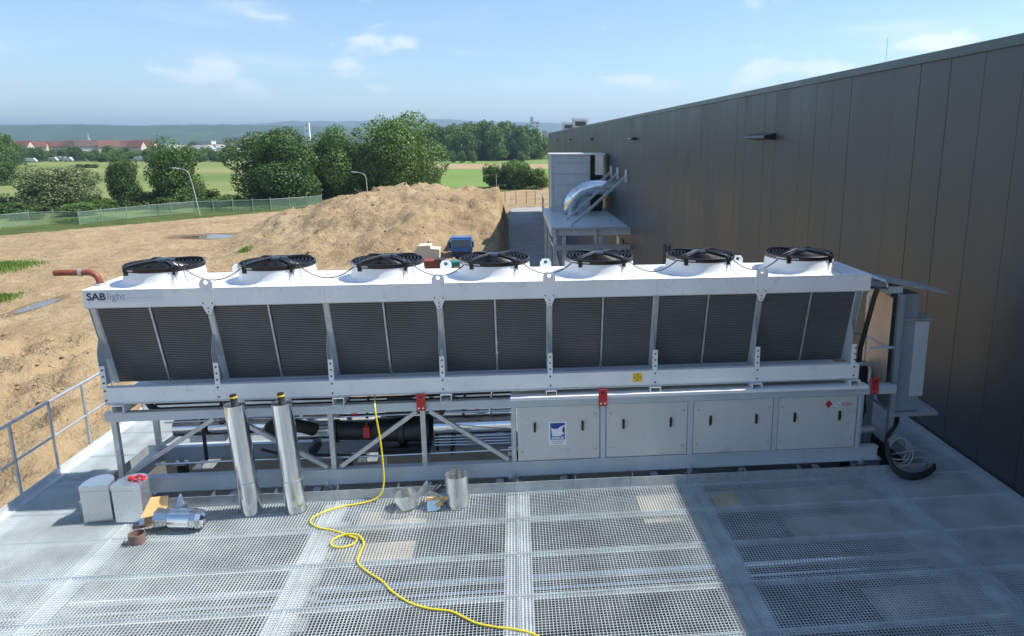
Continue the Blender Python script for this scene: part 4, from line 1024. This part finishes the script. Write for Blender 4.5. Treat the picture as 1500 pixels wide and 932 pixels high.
# ------------------------------------------------------------------ site fence
M['mesh'] = bpy.data.materials.new('green_screen_mesh'); M['mesh'].use_nodes = True
t = M['mesh'].node_tree; b = t.nodes['Principled BSDF']; b.inputs['Base Color'].default_value = (.15,.24,.17,1); b.inputs['Roughness'].default_value = .8
tp = N(t, 'ShaderNodeBsdfTransparent'); mx = N(t, 'ShaderNodeMixShader'); mx.inputs[0].default_value = .50
t.links.new(tp.outputs[0], mx.inputs[1]); t.links.new(b.outputs[0], mx.inputs[2]); t.links.new(mx.outputs[0], t.nodes['Material Output'].inputs[0])
fpx = [(-40,340),(0,335),(44,331),(80,329),(117,330),(150,326),(187,322),(220,318),(252,315),(285,312),(313,311),(342,310),(371,309),(397,308),(425,306),(450,304),(472,301)]
pts = [at(*q, Z=GZ) for q in fpx]
fe = thing('site_fence', 'green screened site fence with grey posts along the sand', 'fence', (pts[0].x, pts[0].y, GZ))
for p in pts:
    z = height(p.x, p.y); MB().bar((p.x,p.y,z-.2), (p.x,p.y,z+2.45), .10, .10).build('post', M['galv'], fe)
for p, q in zip(pts, pts[1:]):
    zp, zq = height(p.x, p.y), height(q.x, q.y); e = Vector((0,.06,0))
    MB().add([p+e+Vector((0,0,zp+.1-p.z)), q+e+Vector((0,0,zq+.1-q.z)), q+e+Vector((0,0,zq+2.05-q.z)), p+e+Vector((0,0,zp+2.05-p.z))], [(0,1,2,3)]).build('screen_panel', M['mesh'], fe, fixn=False)
    MB().tube([p+Vector((0,0,zp+2.08-p.z)), q+Vector((0,0,zq+2.08-q.z))], .02, 5).build('wire_rail', M['frame'], fe)
# rusty posts at the road end
for i, (px, py) in enumerate(((727,298),(740,297),(756,297),(771,296),(784,297))):
    p = at(px, py+2, Z=GZ); h_ = 2.6
    q = thing('rusty_post', 'rusty steel post standing at the end of the road', 'post', (p.x, p.y, GZ), 'rusty posts at the road end')
    MB().bar((p.x,p.y,GZ-.2),(p.x,p.y,GZ+h_), .12, .12).build('shaft', M['primer'], q)
    MB().box(p.x-.09,p.x+.09,p.y-.09,p.y+.09,GZ+h_,GZ+h_+.05).build('cap', M['primer'], q)
# street lamps
def lamp(px, py, toppx, lab, Y=None, lean=0, sgn=-1):
    p = at(px, py, Z=GZ) if Y is None else Vector((at(px, py, Y=Y).x, Y, GZ)); dep = (RC @ (p-CP)).z; h_ = toppx*dep/F
    q = thing('street_lamp', lab, 'street lamp', (p.x, p.y, GZ), 'street lamps behind the site')
    z0 = height(p.x, p.y); L = 1.9
    pts = [(p.x,p.y,z0-.2),(p.x+lean*.6,p.y,z0+h_*.55),(p.x+lean,p.y,z0+h_*.80),(p.x+lean+sgn*L*.12,p.y,z0+h_*.91),(p.x+lean+sgn*L*.45,p.y,z0+h_*.975),(p.x+lean+sgn*L,p.y,z0+h_)]
    MB().tube(crv(pts, 5), .10, 8, r_end=.05).build('mast', M['galv'], q, smooth=True)
    MB().bar((p.x+lean+sgn*L*.9,p.y,z0+h_), (p.x+lean+sgn*L*1.5,p.y,z0+h_+.12), .30, .14).build('lantern', M['roofwhite'], q)
lamp(293, 316, 68, 'pale bent-arm street lamp before the broad dark tree', lean=-.9)
lamp(539, 291, 49, 'pale bent-arm street lamp rising behind the sand heap crest', Y=150, lean=-.1)
q = thing('marker_pole', 'thin pale pole standing before the bush clump', 'pole', (at(728,277,Y=150).x, 150, GZ)); x = at(728,277,Y=150).x
MB().tube([(x,150,GZ-.1),(x-.1,150,GZ+6.1)], .06, 6).build('shaft', M['galv'], q); MB().box(x-.2,x+.0,149.9,150.1,GZ+6.1,GZ+6.2).build('cap', M['galv'], q)
# ------------------------------------------------------------------ far town
M['tile_red'] = mat('red_roof_tiles', (.17,.070,.05), .8, 0, .2, .5)
M['tile_brown'] = mat('brown_roof_tiles', (.12,.075,.06), .8, 0, .2, .5)
M['render_white'] = mat('white_render', (.62,.60,.56), .8, 0, .08, .3)
M['render_cream'] = mat('cream_render', (.55,.46,.34), .8, 0, .08, .3)
M['tower_white'] = mat('white_tower_render', (.82,.82,.80), .8, 0, .05, .3)
M['pane'] = mat('dark_window_glass', (.05,.06,.07), .1, 0, .2, 1)
def house(px, py, w, d, h, rf, wallm, roofm, rz, lab, group, Y=None):
    p = at(px, py, Z=GZ); q = thing('house', lab, 'house', (p.x, p.y, GZ), group); q.rotation_euler = (0,0,rz); ORG[q.name] = Vector()
    MB().prism([(-w/2,-1),(w/2,-1),(w/2,h),(0,h+rf*.96),(-w/2,h)], -d/2, d/2, 'y').build('wall', wallm, q)
    MB().prism([(-w/2-.6,h-.5),(0,h+rf),(w/2+.6,h-.5),(w/2+.6,h-.1),(0,h+rf+.4),(-w/2-.6,h-.1)], -d/2-.5, d/2+.5, 'y').build('roof', roofm, q)
for i in range(46):
    px = 28+i*4.1+r6.uniform(-3,3); py = r6.uniform(219, 226)
    red = r6.random() < .92
    house(px, py, r6.uniform(9,12), r6.uniform(12,26), r6.uniform(5,8), r6.uniform(4.5,6.5), M['render_white'] if r6.random() < .4 else M['render_cream'], r6.choice((M['tile_red'], M['tile_red'], M['tile_brown'])), R(90+r6.uniform(-35,35)), 'red-roofed house in the town across the fields', 'red-roofed houses across the fields')
for i in range(14):
    px = 255+i*9+r6.uniform(-4,4)
    house(px, r6.uniform(221,226), 9, 13, 5, 3.5, M['render_white'], r6.choice((M['tile_red'], M['roofing'])), R(r6.uniform(0,180)), 'pale house among trees before the orange-cream building', 'pale houses among the trees')
for px in (795, 806, 783): house(px, 221, 9, 14, 5, 4, M['render_cream'], M['tile_red'], R(80), 'brick-red roofed house by the wood below the white tower block', 'houses below the tower block')
def block(name, lab, px, py, top, wpx, d, mt, nw, nf, cap=None, group=None):
    p = at(px, py, Z=GZ); dep = (RC @ (p-CP)).z; w = wpx*dep/F; h_ = (py-top)*dep/F
    q = thing(name, lab, 'building', (p.x, p.y, GZ), group); ORG[q.name] = Vector()
    MB().box(-w/2,w/2,0,d,-2,h_).build('wall', M[mt], q)
    MB().box(-w/2-.4,w/2+.4,-.4,d+.4,h_,h_+.8).build('roof', M['roofing'], q)
    if cap: MB().box(-w*.5,-w*.15,1,d-1,h_+.8,h_+cap).build('lift_house', M['render_white'], q)
    for i in range(nw):
        for j in range(nf):
            x = -w/2+w*(i+.5)/nw; z = h_*(j+.5)/nf+h_*.01
            MB().box(x-w/nw*.2,x+w/nw*.2,-.12,-.02,z-h_/nf*.16,z+h_/nf*.16).build('window', M['pane'], q)
block('tower_block', 'white tower block rising above the wood', 784, 216, 180, 13, 18, 'tower_white', 2, 8, 9)
block('office_block', 'yellow office block beside the white tower block', 798, 216, 193, 8, 14, 'render_cream', 2, 6)
block('long_building', 'long low orange-cream building far beyond the belt of trees', 343, 217, 202.5, 32, 40, 'render_cream', 10, 2)
block('long_building', 'small white flat-roofed building left of the orange-cream one', 300, 218, 207, 20, 20, 'render_white', 6, 2)
block('silo_tower', 'pale square tower showing above the large dark tree', 451, 212, 181, 7, 14, 'tower_white', 1, 4)
p = at(131, 214, Z=GZ); cq = thing('church', 'small church with pointed grey spire above the red roofs', 'church', (p.x, p.y, GZ)); ORG[cq.name] = Vector()
MB().box(-4,4,-4,4,-2,16).build('tower', M['render_white'], cq); MB().lathe([(5,16),(2.2,24),(0,40)], n=8).build('spire', M['roofing'], cq); MB().prism([(-7,-2),(7,-2),(7,8),(0,15),(-7,8)], 4.1, 30, 'y').build('nave', M['tile_red'], cq)
# parked vans and sheds along the far road
for i, px in enumerate((42,48,79,86,93,101,109,150,160,203,212,330,312,284)):
    p = at(px, 235.5+(i%3)*.6+2*(px < 60), Z=GZ)
    wv = thing('parked_van', 'white van parked along the road at the far field edge', 'van', (p.x, p.y, GZ), 'white vans at the far field edge'); ORG[wv.name] = Vector()
    MB().prism([(-2.6,.5),(2.4,.5),(2.5,1.3),(1.7,2.0),(1.2,2.7),(-2.6,2.7)], -1, 1, 'y').build('body', M['render_white'], wv)
    for x in (-1.6, 1.5): MB().lathe([(0,-1.02),(.42,-1.02),(.42,1.02),(0,1.02)], (x,0,.45), 12, axis='y').build('wheels', M['rubber'], wv)
    MB().prism([(1.25,1.7),(1.85,1.7),(1.3,2.4)], -1.01, 1.01, 'y').build('window', M['pane'], wv)
# ------------------------------------------------------------------ hills
def ridge(name, D, pts, depth, mt):
    vs = []; n = 0; xs_ = []
    px0, px1 = pts[0][0], pts[-1][0]; k = 160
    for i in range(k+1):
        px = px0+(px1-px0)*i/k
        for (a, ya), (b_, yb) in zip(pts, pts[1:]):
            if a <= px <= b_: u = (px-a)/(b_-a); u = u*u*(3-2*u); yv = ya+(yb-ya)*u; break
        p = at(px, yv, Y=D); z = p.z+D*.0012*fr(px, D, .05, 4)
        xs_.append((p.x, z))
    for j, (fy, fz) in enumerate(((-depth,0),(-depth*.6,.45),(-depth*.25,.85),(0,1),(depth*.6,.8))):
        for x, z in xs_: vs.append((x*(1+fy/D), D+fy, GZ-3+(z-GZ+3)*fz*(1+(.10*fr(x, fy, .0015, 4) if 0 < j < 3 else 0))))
    m_ = k+1
    fs = [(j*m_+i, j*m_+i+1, (j+1)*m_+i+1, (j+1)*m_+i) for j in range(4) for i in range(k)]
    me = bpy.data.meshes.new(name); me.from_pydata(vs, [], fs); me.materials.append(mt); me.polygons.foreach_set('use_smooth', [True]*len(fs)); me.update()
    tag(link(name, me), kind='structure')
M['hill'] = mat('wooded_hill', (.045,.075,.03), .95, 0, .5, .012, spec=.1)
ridge('hills', 4200, [(-900,190),(-300,186),(0,183),(110,182.3),(200,184),(300,182.5),(420,184),(600,190),(900,199)], 1100, M['hill'])
ridge('hills', 8500, [(300,186),(380,181),(430,177),(480,178),(560,176),(640,174.5),(720,178),(800,180),(880,184),(1200,188),(1900,192),(2600,190)], 1500, M['hill'])
# ------------------------------------------------------------------ truck and plant behind the chiller
M['truckblue'] = mat('blue_truck_paint', (.035,.15,.42), .3, 0, .06, 1, coat=.3)
M['cream'] = mat('cream_tarpaulin', (.62,.58,.45), .7, 0, .06, 1, .2, 3)
M['teal'] = mat('teal_paint', (.02,.22,.20), .4, 0, .1, 1)
def grp(px, py): 
    p = at(px, py, Z=GZ); return p
p = grp(677, 385); tk = thing('truck', 'blue lorry with dark windscreen standing at the foot of the sand heap', 'truck', (p.x, p.y, GZ)); ORG[tk.name] = Vector(); tk.rotation_euler = (0,0,R(4))
MB().prism([(-1.0,.9),(-1.05,1.9),(-.80,2.75),(.9,2.8),(.9,.9)], -1.12, 1.12, 'x').build('cab', M['truckblue'], tk, bevel=.05)
MB().prism([(-1.075,1.92),(-1.06,1.88),(-.83,2.60),(-.86,2.62)], -.98, .98, 'x').build('windscreen', M['pane'], tk)
MB().box(-1.1,1.1,-1.08,-.9,.45,.95).build('bumper', M['compressor'], tk); MB().box(-1.0,1.0,-1.085,-1.06,1.0,1.35).build('grille', M['compressor'], tk)
for s_ in (-1,1):
    MB().box(s_*1.22-.09,s_*1.22+.09,-.9,-.75,1.8,2.4).build('mirror', M['black'], tk); MB().box(s_*.85-.15,s_*.85+.15,-1.10,-1.085,.62,.82).build('headlight', M['white'], tk)
    for y in (-.2, 3.6, 4.8): MB().lathe([(0,-.16),(.5,-.16),(.5,.16),(0,.16)], (s_*.95,y,.5), 18, axis='x').build('wheel', M['rubber'], tk)
MB().box(-.5,.5,.9,5.6,.7,.95).build('chassis', M['compressor'], tk); MB().prism([(-1.2,1.0),(1.2,1.0),(1.25,2.2),(-1.25,2.2)], 1.1, 5.6, 'y').build('tipper_body', M['truckblue'], tk, bevel=.03)
MB().box(-1.1,1.1,-.75,.85,2.8,2.86).build('cab_roof', M['truckblue'], tk)
p = grp(628, 389); ck = thing('skip_hopper', 'cream-coloured angular hopper beside the blue lorry', 'hopper', (p.x, p.y, GZ)); ORG[ck.name] = Vector()
MB().prism([(-1.2,.9),(-1.35,1.5),(-.9,2.25),(.35,2.3),(.40,1.95),(1.3,1.85),(1.25,.8),(.2,.9)], -.9, .9, 'y').build('hopper_body', M['cream'], ck, bevel=.04)
for x in (-.8,.8): MB().box(x-.06,x+.06,-.7,.7,0,.95).build('leg', M['primer'], ck)
p = grp(637, 393); bk = thing('rusty_tank', 'rust-brown box container below the cream hopper', 'container', (p.x, p.y-2, GZ)); ORG[bk.name] = Vector()
MB().box(-1.1,1.2,-.8,.8,0,1.25).build('body', M['primer'], bk, bevel=.05); MB().box(.3,1.3,-.82,.5,1.26,1.34).build('lid', M['darkpipe'], bk)
p = grp(664, 393); tk2 = thing('generator', 'teal generator with a yellow label before the lorry', 'generator', (p.x, p.y-3, GZ)); ORG[tk2.name] = Vector()
MB().prism([(-1.0,.2),(1.0,.2),(1.0,1.25),(-.2,1.25),(-1.0,.9)], -.6, .6, 'y').build('housing', M['teal'], tk2, bevel=.04); MB().box(.45,.85,-.625,-.605,.45,.8).build('label_plate', M['stickyellow'], tk2); MB().box(-1,1,-.5,.5,0,.2).build('skid', M['compressor'], tk2)
# ------------------------------------------------------------------ second platform further along the hall
fp = thing('far_platform', 'second steel platform bracketed to the hall wall beyond the chiller', 'platform', (4, 42, 0))
fx0, fy0, fy1, fz = 2.05, 38.2, 50.5, -.35
box('deck', M['grate'], fp, fx0, WX-.02, fy0, fy1, fz-.05, fz)
for y in (fy0, 41, 44, 47, fy1): MB().box(fx0, WX-.02, y, y+.12, fz-.35, fz-.055).build('joist', M['beam'], fp)
box('edge_beam', M['beam'], fp, fx0-.14, fx0-.01, fy0-.05, fy1, fz-.4, fz+.12)
box('front_fascia', M['galv'], fp, fx0-.14, WX-.02, fy0-.20, fy0-.06, fz-.02, fz+.10)
box('lower_beam', M['galv'], fp, fx0, WX-.03, fy0-.18, fy0-.02, fz-1.15, fz-.85)
for x in (fx0+.05, 4.3): box('strut', M['beam'], fp, x-.06, x+.06, fy0-.15, fy0-.03, fz-.84, fz-.03)
for x in (fx0+.05, fx0+.55, 4.6): box('column', M['beam'], fp, x-.09, x+.09, fy0+.1, fy0+.28, GZ, fz-.4)
for y in (44, 50): box('column', M['beam'], fp, fx0-.09+.05, fx0+.14, y+.2, y+.38, GZ, fz-.4)
for y in (39.3, 42.6, 45.6):
    MB().bar((fx0+1.0, y, fz+.03), (WX-.05, y+.3, fz+2.75), .13, .13).build('tie_bar', M['galv'], fp)
    MB().box(WX-.12, WX-.02, y+.1, y+.5, fz+2.4, fz+3.1).build('tie_plate', M['beam'], fp)
for p_, q_ in (((850,345),(868,372)),): pass
for y0, y1, mt in ((39.0,39.8,'black'),(40.6,41.3,'black'),(42.2,43.2,'casing')):
    dd = box('door', M[mt], None, WX-.06, WX-.005, y0, y1, -3.4, -1.35); tag(dd, 'pale door in the hall wall beneath the second platform' if mt == 'casing' else 'black louvred door in the hall wall beneath the second platform', 'door', None if mt == 'casing' else 'doors beneath the second platform')
cn = thing('ventilation_unit', 'large pale ribbed ventilation housing on the second platform', 'ventilation unit', (4, 48, fz))
vx0, vx1, vy0, vy1, vz = 2.4, 5.0, 47.6, 50.2, fz+3.75
box('housing', M['frame'], cn, vx0, vx1, vy0, vy1, fz+.001, vz)
for i in range(5): box('rib', M['galv'], cn, vx0+.25, vx1-.05, vy0-.04, vy0-.002, fz+.35+i*.72, fz+.40+i*.72)
for x in (vx0+.06, vx1-.06): box('corner_post', M['galv'], cn, x-.06, x+.06, vy0-.05, vy0-.001, fz+.002, vz)
box('roof', M['roofwhite'], cn, vx0-.1, vx1+1.0, vy0-.12, vy1+.1, vz+.001, vz+.10)
box('control_box', M['casing'], cn, vx1+.35, vx1+.85, vy0-.2, vy0+.4, vz-1.3, vz-.02)
box('side_panel', M['wallcore'], cn, vx1+.001, vx1+.9, vy0+.4, vy1-.1, fz+.003, vz-.001)
dp = thing('bent_duct', 'thick shiny clad duct arching from the ventilation housing to the wall', 'duct', (5, 46, fz))
arc = [(3.55, 46.0, fz+.01), (3.55, 46.0, fz+.40)]+[(3.55+1.5*(1-math.cos(a)), 46.0-.3*math.sin(a), fz+.40+1.35*math.sin(a)) for a in [R(d) for d in range(10,91,10)]]+[(WX-.01, 45.7, fz+1.75)]
MB().tube(arc, .46, 22).build('duct_run', M['alu'], dp, smooth=True)
for k in range(2, 10, 2): 
    a_, b_ = Vector(arc[k]), Vector(arc[k+1]); d_ = (b_-a_).normalized()*.04
    MB().tube([a_-d_, a_+d_], .475, 22).build('band', M['zinc'], dp)
MB().tube([(2.0,41.5,fz-.9),(2.3,41.2,fz-1.6),(2.6,41,fz-3)], .10, 10).build('drop_pipe', M['galv'], dp)
railing('railing', 'short railing at the far side of the second platform', [(fx0-.2, 46.5+1.0*i, fz) for i in range(4)])
# ------------------------------------------------------------------ air
hz_ = bpy.data.materials.new('haze'); hz_.use_nodes = True; t = hz_.node_tree; t.nodes.clear()
pv = N(t, 'ShaderNodeVolumePrincipled'); pv.inputs['Color'].default_value = (.57,.77,1,1); pv.inputs['Density'].default_value = 1.5e-4; pv.inputs['Anisotropy'].default_value = .3
ou = N(t, 'ShaderNodeOutputMaterial'); t.links.new(pv.outputs[0], ou.inputs['Volume'])
ho = MB().box(-19900, 19900, -2000, 19900, GZ-140, 330).build('haze', hz_); tag(ho, 'thin blue summer haze filling the air', 'haze', kind='stuff')
